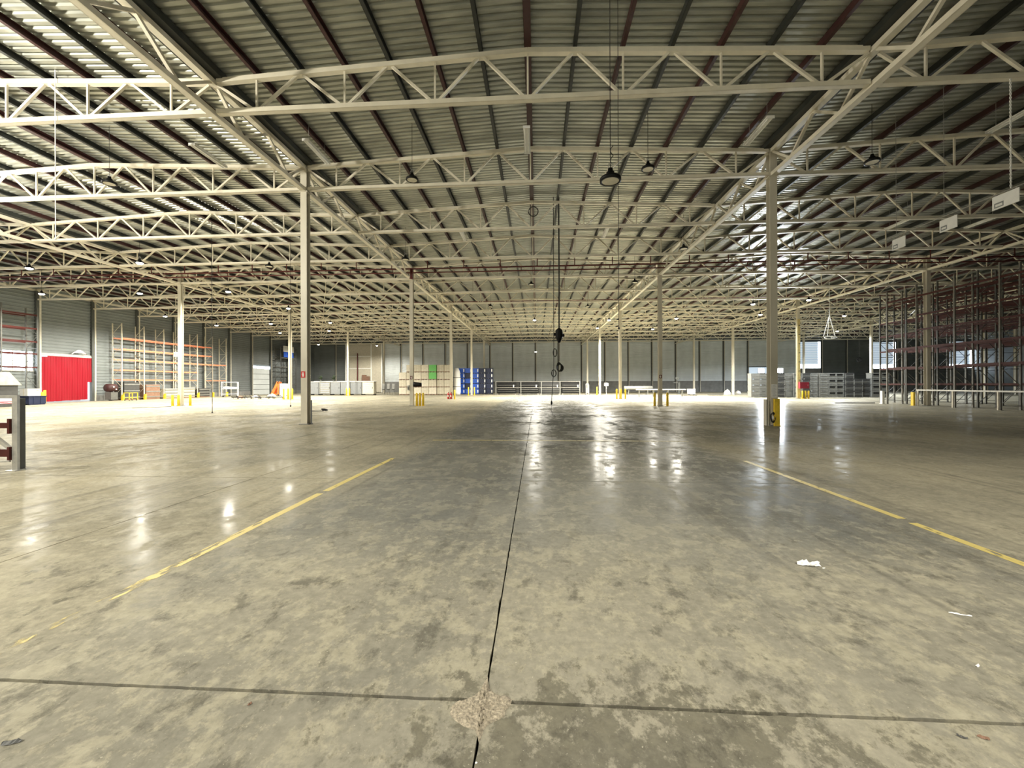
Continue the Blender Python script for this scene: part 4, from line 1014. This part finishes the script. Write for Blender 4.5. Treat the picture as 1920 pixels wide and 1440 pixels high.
def flood(x, y, z, label):
    t = thing('floodlight', label, 'lamp', (x, y, z), 0, 'floodlights on the grey crates')
    MB().box(-.32, .32, .0, .12, .06, .56).box(-.34, .34, -.02, .02, .04, .06).box(-.34, .34, -.02, .02, .56, .58).box(-.34, -.32, -.02, .02, .06, .56).box(.32, .34, -.02, .02, .06, .56).obj('housing', 'black', t)
    MB().box(-.31, .31, -.012, -.002, .07, .55).obj('lens', 'flood', t)
    MB().box(-.38, -.35, -.02, .02, 0, .32).box(.35, .38, -.02, .02, 0, .32).box(-.38, .38, -.05, .05, 0, .015).obj('bracket', 'black', t)
    ld_ = bpy.data.lights.new('flood_light', 'SPOT'); ld_.energy = 3000; ld_.color = (.86, .93, 1); ld_.spot_size = 1.5; ld_.spot_blend = .6; ld_.shadow_soft_size = .15
    lo = bpy.data.objects.new('flood_light', ld_); C.objects.link(lo); lo.parent = t; lo.location = (0, -.2, .31); lo.rotation_euler = (math.pi/2+.1, 0, math.pi-.55)
flood(25.75, 48.75, 2.77, 'blazing white floodlight on the grey crates, left of the front right column')
flood(27.85, 48.75, 2.77, 'blazing white floodlight on the grey crates, right of the front right column')

# ------------------------------------------------------------------ litter on the floor
t = thing('crumpled_paper', 'crumpled white paper lying on the floor right of centre', 'paper', (2.38, 3.76, 0), -.2)
b = MB(); rnd = random.Random(12); N, K = 11, 7
for i in range(N):
    for j in range(K):
        u_, v_ = i/(N-1), j/(K-1)
        b.v.append((-.085+.17*u_+rnd.gauss(0, .006), (-.035+.07*v_)*(.65+.45*math.sin(math.pi*u_))+rnd.gauss(0, .004), .004+.03*math.sin(math.pi*v_)*abs(math.sin(u_*5+.4))+abs(rnd.gauss(0, .007))))
b.f = [(i*K+j, i*K+K+j, i*K+K+j+1, i*K+j+1) for i in range(N-1) for j in range(K-1)]
b.obj('sheet', 'paper', t)
def scrap(name, label, x, y, L, W_, h, m_, rz, seed):
    b = MB(); rnd = random.Random(seed); n = 9
    for i in range(n):
        u_ = i/(n-1); ww = W_*(.35+.65*math.sin(math.pi*min(max(u_, .12), .88)))
        for sgn in (-1, 0, 1): b.v.append((-L/2+L*u_, sgn*ww/2+rnd.gauss(0, W_*.08), .001+h*(1 if sgn == 0 else .25)*(.4+rnd.random())))
    b.f = [(i*3+j, i*3+3+j, i*3+4+j, i*3+1+j) for i in range(n-1) for j in range(2)]
    o = tag(b.obj(name, m_, None, False, (x, y, 0)), label, 'litter', 'litter on the floor'); o.rotation_euler = (0, 0, rz)
scrap('plastic_strip', 'thin white strip lying on the floor at right', 2.91, 3.01, .12, .012, .008, 'paper', -.35, 1)
scrap('paper_scrap', 'tiny white scrap just right of the crumpled paper', 2.47, 3.70, .025, .014, .006, 'paper', .2, 2)
scrap('dark_scrap', 'small dark chip near the lower right corner, left of two', 1.91, 1.97, .035, .014, .008, 'crate_dark', -.5, 3)
scrap('dark_scrap', 'small dark chip near the lower right corner, right of two', 2.0, 1.97, .04, .016, .010, 'wood', -.5, 4)
scrap('dark_leaf', 'dark curled leaf on the floor at the lower left corner', -2.35, 1.7, .07, .026, .010, 'crate_dark', .3, 5)
scrap('dark_chip', 'tiny dark chip on the floor below the cross joint, left of the crumbled patch', -1.44, 1.97, .02, .015, .010, 'wood', 1.2, 6)
scrap('white_pebble', 'tiny white pebble at the bottom edge below the crumbled patch', -.26, 1.72, .010, .008, .006, 'paper', 0, 7)
scrap('paper_scrap', 'tiny pale scrap on the floor at the right edge', 2.48, 2.47, .035, .016, .006, 'paper', .6, 8)
